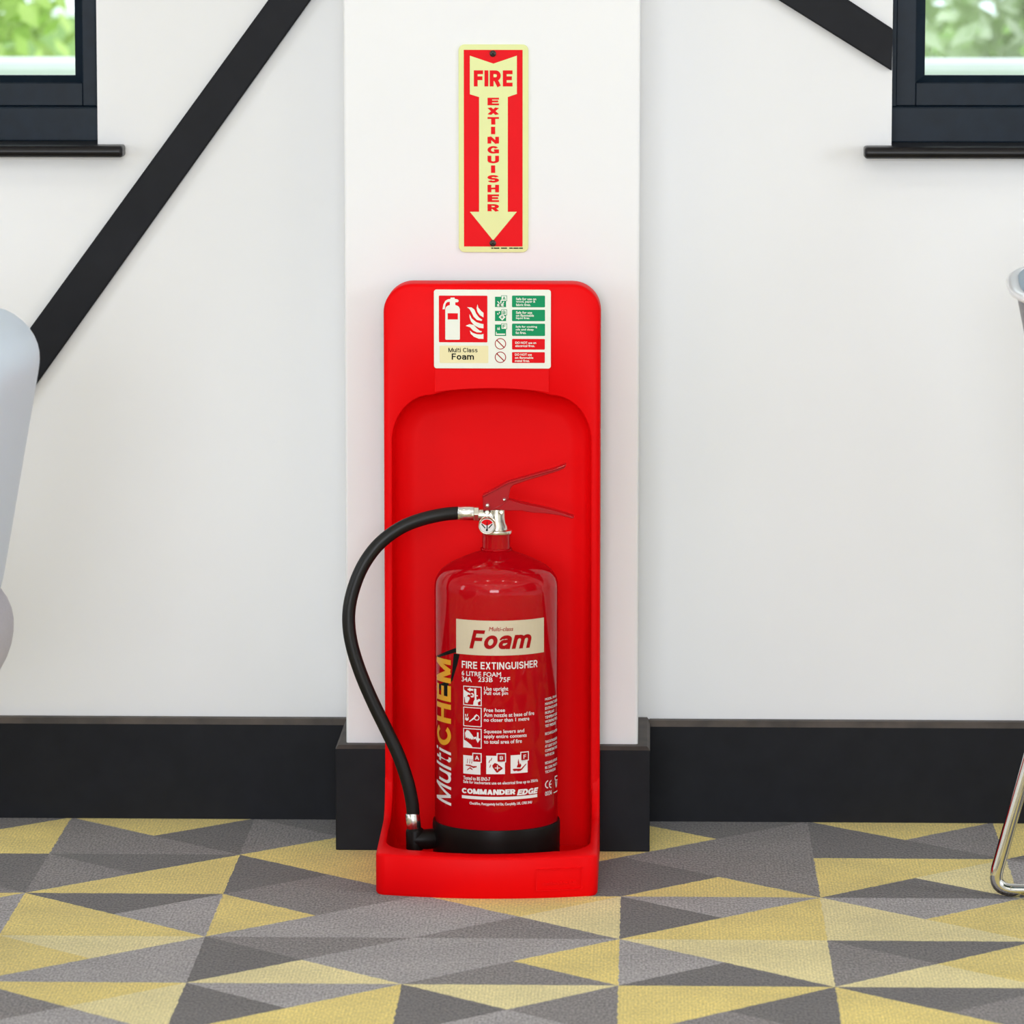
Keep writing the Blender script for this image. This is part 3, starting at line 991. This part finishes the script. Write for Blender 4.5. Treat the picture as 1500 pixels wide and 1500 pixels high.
for tx, xa, xb, yy in (('DO NOT use on', 1012, 1240, 678), ('electrical fires.', 1012, 1225, 712), ('DO NOT use', 1008, 1192, 808), ('on flammable', 1008, 1208, 842), ('metal fires.', 1008, 1168, 876)):
    p.text(tx, *zb(xa, xb, yy, yy + 24))
p.done('ivory_print', IVORY, nt_, kind='stuff')
p = Print(SP, 0.0006)
for ch, ya in (('A', 170), ('B', 325), ('F', 478)):
    p.bold(ch, *zb(872, 904, ya + 14, ya + 50), 0.17)
p.rect(*zb(848, 882, 404, 411))
p.rect(*zb(861, 869, 390, 426))
p.done('class_letters', GREEN, nt_, kind='stuff')
p = Print(SP, 0.0006)
p.rect(*zb(268, 380, 366, 434))
p.done('pictogram_label', SIGNRED, nt_)
for cy in (702, 850):
    p = Print(SP, 0.0002)
    cx_, cy_ = Z2(848, cy)
    p.disc(cx_, cy_, 62 / 7.5, 53 / 7.5)
    q = 0.707 * 56
    P2([(848 - q - 4, cy - q + 4), (848 - q + 4, cy - q - 4), (848 + q + 4, cy + q - 4), (848 + q - 4, cy + q + 4)])
    p.done('prohibition_ring', REDINK, nt_)
p = Print(SP, 0.0004)
p.bold('Multi Class', *zb(277, 597, 745, 794), 0.15, gap=0.11)
p.bold('Foam', *zb(313, 557, 808, 876), 0.17)
p.done('black_lettering', INK, nt_, kind='stuff')

# ------------------------------------------------------------------ fire extinguisher
YE = -0.402
CX = hx(727, YE, 1000)
R0 = (hx(817.3, YE, 1000) - hx(636.7, YE, 1000)) / 2
K = R0 / 90.3        # metres per photo pixel at the axis
ext = thing('fire_extinguisher', (CX, YE, 0.0125), 'red foam fire extinguisher with black hose and base standing in the tray', 'extinguisher')
zE = lambda py: hy(py, YE, 727)
prof_px = [(88, 1214), (90.3, 1211), (90.3, 860), (89.6, 852), (87.3, 844.5), (83, 837.5), (77, 831.5), (68, 825.5), (56, 819.5), (43, 814), (31, 809.5), (23, 806.5), (20.5, 804.5)]
pp = [(r * K, zE(y)) for r, y in prof_px]
dense = [pp[0], pp[1], pp[2]]
sp = spline([(r, 0, z) for r, z in pp[2:]], 5)
dense += [(q.x, q.z) for q in sp[1:]]
obj('body', MB().lathe(dense, CX, YE, 128), CYLRED, ext, smooth=True, angle=60)
zb0 = 0.0127
zbt = zE(1199)
bR = 93.3 * K
obj('base_ring', MB().lathe([(bR * 0.985, zb0), (bR, zb0 + 0.004), (bR, zbt - 0.022), (bR * 1.004, zbt - 0.018), (bR * 1.004, zbt - 0.003), (bR * 0.995, zbt), (R0 * 0.99, zbt)], CX, YE, 96), BASEBLK, ext, smooth=True)
# collar with its weld bead
obj('collar', MB().lathe([(20.4 * K, zE(808)), (20.4 * K, zE(781)), (19.5 * K, zE(780))], CX, YE, 48), CYLRED, ext, smooth=True)
wb = []
nW = 64
mb = MB()
rr = random.Random(5)
mb.tube([(CX + (21.0 + rr.uniform(-.5, .7)) * K * math.cos(2 * PI * k / nW), YE + (21.0 + rr.uniform(-.5, .7)) * K * math.sin(2 * PI * k / nW), zE(804.2 + rr.uniform(-.9, .9))) for k in range(nW + 1)], 2.0 * K, 8)
obj('weld_bead', mb, CYLRED, ext, smooth=True)
# valve
vx = CX + 1.0 * K
mb = MB().lathe([(21.6 * K, zE(781)), (22.2 * K, zE(779.5)), (21.8 * K, zE(776.5)), (16 * K, zE(775)), (15.2 * K, zE(770)), (12.6 * K, zE(765)), (11.6 * K, zE(758)), (11.4 * K, zE(746)), (9 * K, zE(744.5))], vx, YE, 40)
valve = obj('valve', mb, NICKEL, ext, smooth=True)
mb = MB().tube([(hx(701, YE), YE, zE(754.5)), (hx(712, YE), YE, zE(754.5)), (hx(727, YE), YE, zE(755))], [8.6 * K, 9.2 * K, 9.2 * K], 20)
obj('hose_port', mb, NICKEL, valve, smooth=True)
for bxp, byp in ((714, 749), (735, 748.5)):
    c = onY(bxp, byp, YE)
    mb = MB().tube([(c.x, YE - 0.011, c.z), (c.x, YE - 0.0135, c.z), (c.x, YE - 0.0145, c.z)], [3.6 * K, 3.6 * K, 2.4 * K], 16)
    obj('boss', mb, NICKEL, valve, smooth=True)
# pressure gauge facing the room
g = onY(713.3, 770.3, YE - 0.030)
gr = 12.6 * K * 0.995
def gring(r, y, n=40):
    return [(g.x + r * math.cos(2 * PI * k / n), y, g.z + r * math.sin(2 * PI * k / n)) for k in range(n)]
mb = MB().rings([gring(gr * 0.55, YE - 0.004), gring(gr * 0.6, YE - 0.014), gring(gr * 0.93, YE - 0.016), gring(gr, YE - 0.018), gring(gr, YE - 0.029), gring(gr * 0.95, YE - 0.0305), gring(gr * 0.86, YE - 0.030), gring(gr * 0.82, YE - 0.0285)], cap=True, closed=True)
gauge = obj('gauge', mb, NICKEL, ext, smooth=True)
SG = PlaneS(YE - 0.0287)
gp = onY(713.3, 770.3, YE - 0.0287)
p = Print(SG, 0)
p.disc(713.3, 770.3, 10.2)
p.done('dial', WHITEP, gauge)
p = Print(SG, 0.0003)
p.disc(713.3, 770.3, 9.6, 1.0, a0=math.radians(28), a1=math.radians(152))
p.done('red_sector', SIGNRED, gauge)
p = Print(SG, 0.0006)
p.poly([(712.6, 776), (714.4, 776), (714.0, 764), (713.3, 762.5)])
p.disc(713.2, 776.5, 1.6)
p.poly([(704.8, 768), (706.2, 767.2), (711.4, 773.2), (710.4, 774.2)])
p.poly([(721.8, 768), (720.4, 767.2), (715.2, 773.2), (716.2, 774.2)])
p.done('needle', INK, gauge, kind='stuff')
# levers
def xz(pts):
    return [(onY(a, b, YE).x, onY(a, b, YE).z) for a, b in pts]
hw = 0.0095
up = [(707.2, 726), (744.4, 706.5), (816, 686.3), (828.5, 681), (827.5, 684.5), (818, 688.8), (790, 697.5), (771, 703), (752, 709.5), (748, 714), (746.5, 721), (744, 733), (745, 745.5), (708, 746.5)]
obj('upper_lever', MB().prism(xz(up), YE - hw, YE + hw, 'Y'), LEVRED, ext, bevel=0.0008)
ts = [(706.6, 724.8), (744.2, 704.8), (815.6, 684.6), (828.3, 679.4), (829.6, 681.2), (816.2, 686.6), (744.6, 707), (707.4, 727)]
obj('upper_grip', MB().prism(xz(ts), YE - hw - 0.0015, YE + hw + 0.0015, 'Y'), LEVRED, ext, bevel=0.0006)
lo = [(722, 744), (737, 737.5), (744.4, 730.5), (764.7, 736), (802, 743.6), (823, 750), (841.5, 756), (838, 758), (821, 753.4), (800, 750.5), (777.5, 749), (764.7, 746.3), (742, 746.3)]
obj('lower_lever', MB().prism(xz(lo), YE - hw - 0.0022, YE + hw + 0.0022, 'Y'), LEVRED, ext, bevel=0.0007)
for rx_, ry_, rr_ in ((738.4, 731.8, 2.5), (714.3, 740.3, 3.0)):
    c = onY(rx_, ry_, YE - hw - 0.003)
    mb = MB()
    n = 20
    rings = [[(c.x + r * K * math.cos(2 * PI * k / n), YE - hw - d, c.z + r * K * math.sin(2 * PI * k / n)) for k in range(n)] for r, d in ((rr_, 0), (rr_, 0.0026), (rr_ * 0.8, 0.0042), (rr_ * 0.4, 0.005))]
    mb.rings(rings, cap=True, closed=True)
    obj('rivet', mb, ALU, ext, smooth=True)
# hose with crimped ends and nozzle
hp = [(672, 751.5), (650, 753.5), (620, 760), (592, 770.5), (567, 786.5), (547, 806), (530, 832), (518, 862), (511.5, 892), (511.5, 922), (518, 955), (531, 993), (548, 1032), (567, 1071), (584, 1107), (597, 1145), (603.5, 1175), (605.5, 1196)]
ny = -0.425
def hpt(i, a, b):
    t = i / (len(hp) - 1)
    Y = YE + (ny - YE) * t - 0.018 * math.sin(PI * t)
    return onY(a, b, Y)
hose = obj('hose', MB().tube(spline([hpt(i, a, b) for i, (a, b) in enumerate(hp)], 6), 9.7 * K, 20), RUBBER, ext, smooth=True)
a, b = onY(694.5, 751.8, YE), onY(671, 751.5, YE)
obj('ferrule', MB().tube([a, a * 0.97 + b * 0.03, a * 0.03 + b * 0.97, b], [10.0 * K, 10.5 * K, 10.5 * K, 10.0 * K], 28), ALU, ext, smooth=True)
a, b = onY(701.5, 752.5, YE), onY(694.3, 752.3, YE)
obj('hex_nut', MB().tube([a, b], 11.2 * K, 6), NICKEL, ext, bevel=0.0008)
a, b = onY(604.2, 1191, ny), onY(606.5, 1213.5, ny)
obj('ferrule', MB().tube([a, a * 0.97 + b * 0.03, a * 0.03 + b * 0.97, b], [10.1 * K, 10.6 * K, 10.6 * K, 10.1 * K], 28), ALU, ext, smooth=True)
c = onY(608, 1230, ny)
zt_, zb_ = hy(1213.5, ny, 606), hy(1245, ny, 606)
mb = MB().lathe([(10.5 * K, zb_), (13.2 * K, zb_ + 0.002), (13.6 * K, zt_ - 0.004), (12.5 * K, zt_ - 0.001), (9.6 * K, zt_ + 0.001)], c.x, ny, 32)
noz = obj('nozzle', mb, BASEBLK, ext, smooth=True)
zc = (zt_ + zb_) / 2
mb = MB().tube([(c.x, ny, zc), (c.x + 16 * K, ny, zc), (c.x + 34 * K, ny + 0.008, zc)], [13.6 * K, 15.0 * K, 15.0 * K], 24)
obj('nozzle_clip', mb, BASEBLK, ext, smooth=True)

# print on the cylinder
SCY = CylS(CX, YE, R0)
p = Print(SCY, 0.0003)
p.rect(668.5, 796.5, 906.2, 957, 28)
p.done('cream_label', CREAM, ext)
Z4 = lambda x, y: (620 + x / 6.818, 880 + y / 6.818)
Z5 = lambda x, y: (620 + x / 6.818, 1060 + y / 6.818)
def b4(x0, x1, y0, y1):
    a, b = Z4(x0, y0), Z4(x1, y1)
    return a[0], b[0], a[1], b[1]
def b5(x0, x1, y0, y1):
    a, b = Z5(x0, y0), Z5(x1, y1)
    return a[0], b[0], a[1], b[1]
p = Print(SCY, 0.0006)
p.text('Multi-class', *b4(655, 897, 262, 302), 0.00008, 0.22)
p.bold('Foam', *b4(462, 1078, 288, 474), 0.19, 0.22)
p.done('label_lettering', REDINK, ext, kind='stuff')
# black flash behind the vertical brand lettering
p = Print(SCY, 0.0002)
p.poly([Z4(*q) for q in [(130, 556), (200, 520), (335, 468), (345, 512), (240, 540), (135, 575)]])
p.poly([Z4(*q) for q in [(305, 525), (365, 535), (340, 640), (292, 800), (268, 822), (290, 700)]])
p.poly([Z4(*q) for q in [(150, 840), (250, 800), (255, 830), (250, 950), (225, 960), (165, 880)]])
p.done('black_flash', INK, ext, kind='stuff')
p = Print(SCY, 0.0005)
p.bold('CHEM', 640.6, 661, 961.5, 1087.5, 0.19, 0, rot=True, gap=0.1)
p.done('orange_lettering', ORANGE, ext, kind='stuff')
p = Print(SCY, 0.0005)
p.bold('Multi', 640.4, 661.2, 1090.5, 1173.5, 0.13, 0.18, rot=True, gap=0.12)
p.bold('FIRE EXTINGUISHER', *b4(387, 1137, 595, 672), 0.17, gap=0.13)
p.text('6 LITRE FOAM', *b4(387, 776, 697, 742), 0.00012)
p.text('34A', *b4(387, 486, 756, 803), 0.00012)
p.text('233B', *b4(551, 692, 762, 808), 0.00012)
p.text('75F', *b4(763, 866, 766, 812), 0.00012)
p.text('Use upright', *b4(608, 847, 858, 908), 0.00012)
p.text('Pull out pin', *b4(608, 845, 905, 948), 0.00012)
p.text('Free hose', *b4(608, 815, 1073, 1108), 0.00012)
p.text('Aim nozzle at base of fire', *b4(608, 1105, 1121, 1158), 0.00012)
p.text('no closer than 1 metre', *b4(608, 1056, 1170, 1206), 0.00012)
p.text('Squeeze levers and', *b5(608, 1006, 58, 104), 0.00012)
p.text('apply entire contents', *b5(608, 1030, 108, 152), 0.00012)
p.text('to total area of fire', *b5(608, 982, 160, 197), 0.00012)
p.text('Tested to BS EN3-7', *b5(403, 668, 520, 555), 0.00012)
p.text('Safe for inadvertent use on electrical fires up to 35kVa', *b5(403, 1142, 562, 598), 0.00012)
p.bold('COMMANDER', *b5(388, 918, 636, 694), 0.25, gap=0.03)
p.bold('EDGE', *b5(934, 1146, 658, 716), 0.25, 0.2, gap=0.03)
p.rect(*b5(388, 1136, 712, 742), 24)
p.text('CheckFire, Pontygwindy Ind Est, Caerphilly, UK, CF83 3HU', *b5(465, 1082, 780, 812), 0.00012)
Z6 = lambda x, y: (770 + x / 7.9, 1000 + y / 7.895)
for tx, xr_, yy in (('MODEL, FOAM', 348, 180), ('MANUFACTURED', 372, 232), ('EXTINGUISHER', 360, 284), ('PROPELLANT', 326, 336), ('TEMPERATURE', 356, 388), ('WORKING PRES', 356, 438), ('TEST PRESSURE', 342, 488),
                    ('RECHARGE AFTER', 366, 578), ('THIS EXTINGUISHER', 372, 672), ('AT LEAST ONCE A', 370, 722), ('COMPETENT PERS', 372, 774), ('WITH BS 5306', 326, 826),
                    ('RECHARGE AFTER USE', 372, 916), ('BS 5306 PART 3', 372, 970), ('TECHNICIAN', 340, 1020)):
    xa, ya = Z6(222, yy)
    xb, yb2 = Z6(xr_, yy + 30)
    p.text(tx, xa, min(xb, 815.2), ya, yb2)
xa, ya = Z6(220, 1135); xb, yb2 = Z6(262, 1232)
def arc_c(x0, x1, y0, y1, bar):
    u0, u1, v0, v1 = uvbox(SCY, x0, x1, y0, y1)
    n = 14
    vv = []
    for k in range(n + 1):
        a = math.radians(100 + 160 * k / n)
        for s in (1.0, 0.74):
            vv.append((u1 + (u1 - u0) * s * math.cos(a), (v0 + v1) / 2 + (v1 - v0) / 2 * s * math.sin(a)))
    p.add(vv, [(2 * k, 2 * k + 2, 2 * k + 3, 2 * k + 1) for k in range(n)])
    if bar:
        zc_ = (v0 + v1) / 2
        h_ = (v1 - v0) * 0.06
        p.add([(u, v) for u, v in ((u0 + (u1 - u0) * .2, zc_ - h_), (u1 - (u1 - u0) * .1, zc_ - h_), (u1 - (u1 - u0) * .1, zc_ + h_), (u0 + (u1 - u0) * .2, zc_ + h_))], [(0, 1, 2, 3)])
arc_c(xa, xb, ya, yb2, False)
xa, ya = Z6(266, 1132); xb, yb2 = Z6(298, 1228)
arc_c(xa, xb, ya, yb2, True)
xa, ya = Z6(222, 1262); xb, yb2 = Z6(298, 1310)
p.text('0036', xa, xb, ya, yb2)
# kitemark-like heart at the edge
for q in ([(330, 1080), (360, 1068), (364, 1080), (338, 1092)], [(330, 1092), (338, 1092), (342, 1130), (334, 1130)], [(338, 1122), (364, 1116), (364, 1128), (340, 1134)], [(336, 1140), (344, 1138), (352, 1210), (344, 1212)], [(352, 1140), (360, 1138), (356, 1200), (350, 1202)], [(318, 1268), (362, 1242), (362, 1254), (320, 1280)]):
    p.poly([Z6(*k) for k in q])
# pictogram squares
T = 0.0011
sq1, sq2, sq3 = b4(402, 584, 846, 1040), b4(402, 584, 1056, 1250), b5(402, 584, 40, 236)
for sq in (sq1, sq2, sq3):
    p.frame(*sq, T)
U = p.upoly
# 1: hand pulling the pin of a valve
U(sq1, [(.22, .82), (.40, .92), (.40, .87), (.56, .87), (.56, .77), (.40, .77), (.40, .72)])
U(sq1, [(.60, .88), (.72, .88), (.72, .55), (.80, .55), (.80, .50), (.72, .50), (.74, .30), (.88, .38), (.96, .30), (.80, .18), (.82, .03), (.55, .03), (.58, .22), (.64, .34)])
U(sq1, [(.04, .80), (.20, .70), (.40, .62), (.40, .55), (.28, .56), (.22, .48), (.10, .40), (.04, .42)])
U(sq1, [(.08, .40), (.24, .46), (.36, .42), (.36, .34), (.24, .12), (.12, .14)])
U(sq1, [(.40, .62), (.52, .66), (.60, .58), (.58, .44), (.46, .42), (.40, .50), (.46, .50), (.52, .50), (.52, .58), (.46, .60)])
# 2: nozzle aimed at a flame
U(sq2, [(.32, .26), (.62, .52), (.72, .66), (.76, .64), (.72, .54), (.60, .40), (.36, .24)])
for k in range(10):
    a0, a1 = 2 * PI * k / 10, 2 * PI * (k + 1) / 10
    U(sq2, [(.74 + .15 * math.cos(a0), .48 + .15 * math.sin(a0)), (.74 + .15 * math.cos(a1), .48 + .15 * math.sin(a1)), (.74 + .11 * math.cos(a1), .48 + .11 * math.sin(a1)), (.74 + .11 * math.cos(a0), .48 + .11 * math.sin(a0))])
U(sq2, [(.10, .60), (.16, .64), (.16, .48), (.22, .40), (.30, .50), (.30, .34), (.20, .28), (.10, .36), (.14, .48)])
U(sq2, [(.22, .62), (.27, .66), (.26, .54), (.21, .50)])
# 3: hand squeezing a lever
U(sq3, [(.04, .40), (.24, .30), (.44, .16), (.52, .04), (.04, .04)])
U(sq3, [(.10, .74), (.20, .90), (.32, .88), (.48, .70), (.58, .56), (.52, .44), (.44, .44), (.42, .50), (.36, .44), (.32, .52), (.26, .46), (.22, .54), (.14, .48)])
U(sq3, [(.76, .82), (.84, .82), (.84, .52), (.94, .50), (.80, .28), (.68, .50), (.76, .52)])
U(sq3, [(.58, .56), (.74, .60), (.74, .52), (.56, .44)])
# class squares A B F
cls = [(b5(402, 572, 312, 496), b5(492, 584, 290, 386)), (b5(630, 815, 320, 503), b5(732, 826, 296, 388)), (b5(872, 1040, 316, 498), b5(968, 1052, 282, 374))]
for c1, c2 in cls:
    p.rect(*c1, 3)
    U(c2, [(0, 0), (1, 0), (1, 1), (0, 1)])
p.done('white_lettering', WHITEP, ext, kind='stuff')
p = Print(SCY, 0.0007)
for c1, c2 in cls:
    p.upoly(c2, [(.1, .1), (.9, .1), (.9, .9), (.1, .9)])
U = p.upoly
c1 = cls[0][0]
U(c1, [(.14, .44), (.40, .42), (.62, .34), (.80, .40), (.80, .46), (.60, .44), (.40, .50), (.16, .50)])
U(c1, [(.24, .18), (.40, .30), (.56, .22), (.56, .28), (.42, .38), (.24, .24)])
for x_ in (.22, .36, .48):
    U(c1, [(x_, .58), (x_ + .04, .58), (x_ + .07, .80), (x_ + .04, .84), (x_ + .03, .70)])
c1 = cls[1][0]
U(c1, [(.32, .48), (.46, .62), (.60, .56), (.88, .34), (.86, .28), (.60, .08), (.54, .10), (.34, .38)])
for x_, y_ in ((.12, .62), (.22, .74), (.16, .36)):
    U(c1, [(x_, y_), (x_ + .05, y_), (x_ + .10, y_ + .16), (x_ + .06, y_ + .16)])
c1 = cls[2][0]
U(c1, [(.10, .20), (.16, .26), (.60, .24), (.90, .50), (.92, .46), (.66, .18), (.56, .12), (.40, .10), (.36, .14), (.20, .12)])
U(c1, [(.34, .32), (.56, .30), (.62, .42), (.56, .54), (.52, .46), (.48, .62), (.44, .80), (.40, .60), (.42, .50), (.38, .44)])
p.done('red_pictogram', REDINK, ext, kind='stuff')
p = Print(SCY, 0.0009)
for ch, bx in (('A', b5(518, 560, 318, 360)), ('B', b5(764, 796, 324, 360)), ('F', b5(998, 1024, 310, 350))):
    p.bold(ch, *bx, 0.16)
c1 = cls[1][0]
p.upoly(c1, [(.46, .32), (.74, .32), (.74, .36), (.46, .36)])
p.upoly(c1, [(.58, .22), (.62, .22), (.62, .48), (.58, .48)])
p.done('class_lettering', WHITEP, ext, kind='stuff')

# ------------------------------------------------------------------ chairs at the frame edges
SHELL = mat('pale_chair_vinyl', (0.56, 0.64, 0.74), 0.45, bump=0.05, bscale=300)
SEATF = mat('lavender_grey_fabric', (0.36, 0.35, 0.40), 0.85, noise=0.1, nscale=300, bump=0.25, bscale=600, sheen=0.3)
PADBLUE = mat('blue_grey_upholstery', (0.20, 0.31, 0.41), 0.5, sheen=0.2)
SHELLW = mat('white_chair_shell', (0.78, 0.78, 0.80), 0.25, coat=0.3)
SHELLG = mat('grey_shell_outside', (0.20, 0.19, 0.21), 0.4)

def smooth_slab(name, centre_fn, nu, nv, half, m, parent, subs=2):
    """closed pillow slab swept over a u,v grid: centre_fn(u,v)->(point, normal)"""
    V, Fc = [], []
    for s in (1, -1):
        for i in range(nu + 1):
            for j in range(nv + 1):
                u, v = i / nu, j / nv
                c, n = centre_fn(u, v)
                e = (1 - abs(2 * u - 1) ** 18) ** 0.5 * (1 - abs(2 * v - 1) ** 18) ** 0.5
                V.append(tuple(Vector(c) + Vector(n) * s * half * (0.45 + 0.55 * e)))
    W = nv + 1
    T_ = (nu + 1) * W
    for i in range(nu):
        for j in range(nv):
            a, b, c, d = i * W + j, (i + 1) * W + j, (i + 1) * W + j + 1, i * W + j + 1
            Fc += [(a, b, c, d), (T_ + d, T_ + c, T_ + b, T_ + a)]
    for i in range(nu):
        for j in (0, nv):
            a, b = i * W + j, (i + 1) * W + j
            Fc.append((a, T_ + a, T_ + b, b))
    for j in range(nv):
        for i in (0, nu):
            a, b = i * W + j, i * W + j + 1
            Fc.append((a, b, T_ + b, T_ + a))
    o = obj(name, MB().add(V, Fc), m, parent, smooth=True, angle=0)
    sb = o.modifiers.new('soft', 'SUBSURF')
    sb.levels = sb.render_levels = subs
    return o

# left: padded chair turned away, its rounded back towards the brace
LX, LY = -0.502, -1.02
lc = thing('upholstered_chair', (LX - 0.25, LY, 0), 'pale blue-grey upholstered chair cut off by the left edge of the photo', 'chair')
bt, bb = onY(51, 525, LY), onY(-4, 850, LY)
ztl = hy(471, LY, 5)
def lback(u, v):       # u across the width (Y), v up
    y = LY + (u - 0.5) * 0.46
    z = 0.43 + v * (ztl - 0.43)
    x = bt.x + (bb.x - bt.x) * (bt.z - z) / (bt.z - bb.z)
    x -= 0.056 + 0.03 * (2 * u - 1) ** 2
    return (x, y, z), (1, 0, -0.18)
smooth_slab('backrest', lback, 12, 12, 0.056, SHELL, lc)
sr = onY(-14, 890, LY).x
zst = hy(862, LY, 5)
def lseat(u, v):
    return (sr - 0.47 + u * 0.47, LY + (v - 0.5) * 0.48, zst - 0.085), (0.10, 0, 1)
smooth_slab('seat', lseat, 12, 12, 0.085, SEATF, lc)
def sled(parent, x_back, x_front, y, xs_back, xs_front, zs_, m=CHROME, r=0.0085):
    pts = [(xs_back, y, zs_)]
    sgn = 1 if x_front > x_back else -1
    R = 0.03
    d = Vector((x_back - xs_back, 0, -zs_ + r)).normalized()
    corner = Vector((x_back, y, r))
    p0 = corner - d * R
    for k in range(9):
        t = k / 8
        pts.append(tuple((1 - t) ** 2 * p0 + 2 * t * (1 - t) * corner + t * t * (corner + Vector((sgn * R, 0, 0)))))
    c2 = Vector((x_front, y, r))
    d2 = (Vector((xs_front, y, zs_)) - c2).normalized()
    for k in range(9):
        t = k / 8
        pts.append(tuple((1 - t) ** 2 * (c2 - Vector((sgn * R, 0, 0))) + 2 * t * (1 - t) * c2 + t * t * (c2 + d2 * R)))
    pts.append((xs_front, y, zs_))
    return obj('sled_leg', MB().tube(pts, r, 16), m, parent, smooth=True)
for yy in (LY - 0.21, LY + 0.21):
    sled(lc, LX - 0.16, LX - 0.50, yy, LX - 0.14, LX - 0.44, 0.36)
obj('cross_bar', MB().tube([(LX - 0.12, LY - 0.21, 0.352), (LX - 0.12, LY + 0.21, 0.352)], 0.008, 12), CHROME, lc, smooth=True)

# right: tub chair on a chrome sled base, facing away from the stand
far = onZ(1452, 1304, 0.0085)
RYC = far.y - 0.25
RXB = far.x
rc_ = thing('tub_chair', (RXB + 0.28, RYC, 0), 'chair with blue-grey padded tub back and chrome sled leg at the right edge', 'chair')
tip = onY(1470, 418, RYC)
ZR = tip.z
TXB = tip.x          # rear-most point of the rim
def tub(u, v, off=0.0):
    """u along the rim (0 far front .. 1 near front), v 0 seat .. 1 rim"""
    a = (u - 0.5) * 2 * math.radians(112)
    rx, ry = 0.30 - off, 0.235 - off
    ca, sa = math.cos(a), math.sin(a)
    sx = math.copysign(abs(ca) ** 0.62, ca)      # squarish plan
    sy = math.copysign(abs(sa) ** 0.62, sa)
    k = 0.66 + 0.34 * (v ** 0.8)
    zr = ZR - 0.16 * max(0, abs(2 * u - 1) - 0.6) ** 1.3 + 0.012 * sy
    x = TXB + 0.30 - rx * k * sx
    y = RYC + ry * (0.80 + 0.20 * v) * sy
    x += 0.05 * (RYC + 0.235 - abs(RYC + 0.235 - y) - RYC) * 0.9 + 0.004
    return (x, y, 0.42 + (zr - 0.42) * v)
def tub_surface(off, m, name, thick):
    nu, nv = 40, 14
    mb = MB()
    pad = name == 'back_pad'
    A = [[tub(i / nu, j / nv * (1.022 if pad else 1.0), off) for j in range(nv + 1)] for i in range(nu + 1)]
    V = [q for row in A for q in row]
    W = nv + 1
    mb.add(V, [(i * W + j, (i + 1) * W + j, (i + 1) * W + j + 1, i * W + j + 1) for i in range(nu) for j in range(nv)])
    o = obj(name, mb, m, rc_, smooth=True, angle=0)
    sd = o.modifiers.new('thick', 'SOLIDIFY')
    sd.thickness = thick
    sd.offset = 0
    return o
tub_surface(0.013, SHELLG, 'outer_shell', 0.006)
tub_surface(0.034, PADBLUE, 'back_pad', 0.036)
rim = [Vector(tub(i / 60, 1.0, 0.009)) for i in range(61)]
mb = MB()
# flat oval rim section
V = []
for q in rim:
    d = Vector((q.x - (TXB + 0.30), q.y - RYC, 0)).normalized()
    for k in range(12):
        t = 2 * PI * k / 12
        V.append(q + d * 0.009 * math.cos(t) + Vector((0, 0, 0.005 * math.sin(t))))
mb.add(V, [(i * 12 + k, (i + 1) * 12 + k, (i + 1) * 12 + (k + 1) % 12, i * 12 + (k + 1) % 12) for i in range(60) for k in range(12)] + [tuple(range(12)), tuple(range(60 * 12, 61 * 12))])
obj('rim', mb, SHELLW, rc_, smooth=True, angle=0)
def rseat(u, v):
    return (TXB + 0.10 + u * 0.44, RYC + (v - 0.5) * 0.44, 0.425), (0, 0, 1)
smooth_slab('seat', rseat, 10, 10, 0.035, PADBLUE, rc_)
for yy, dx in ((far.y, 0.0), (far.y - 0.47, 0.045)):
    sled(rc_, RXB + dx, RXB + 0.50, yy, RXB + 0.105 + dx, RXB + 0.44, 0.40)
obj('cross_bar', MB().tube([(RXB + 0.105, far.y, 0.395), (RXB + 0.15, far.y - 0.47, 0.395)], 0.008, 12), CHROME, rc_, smooth=True)
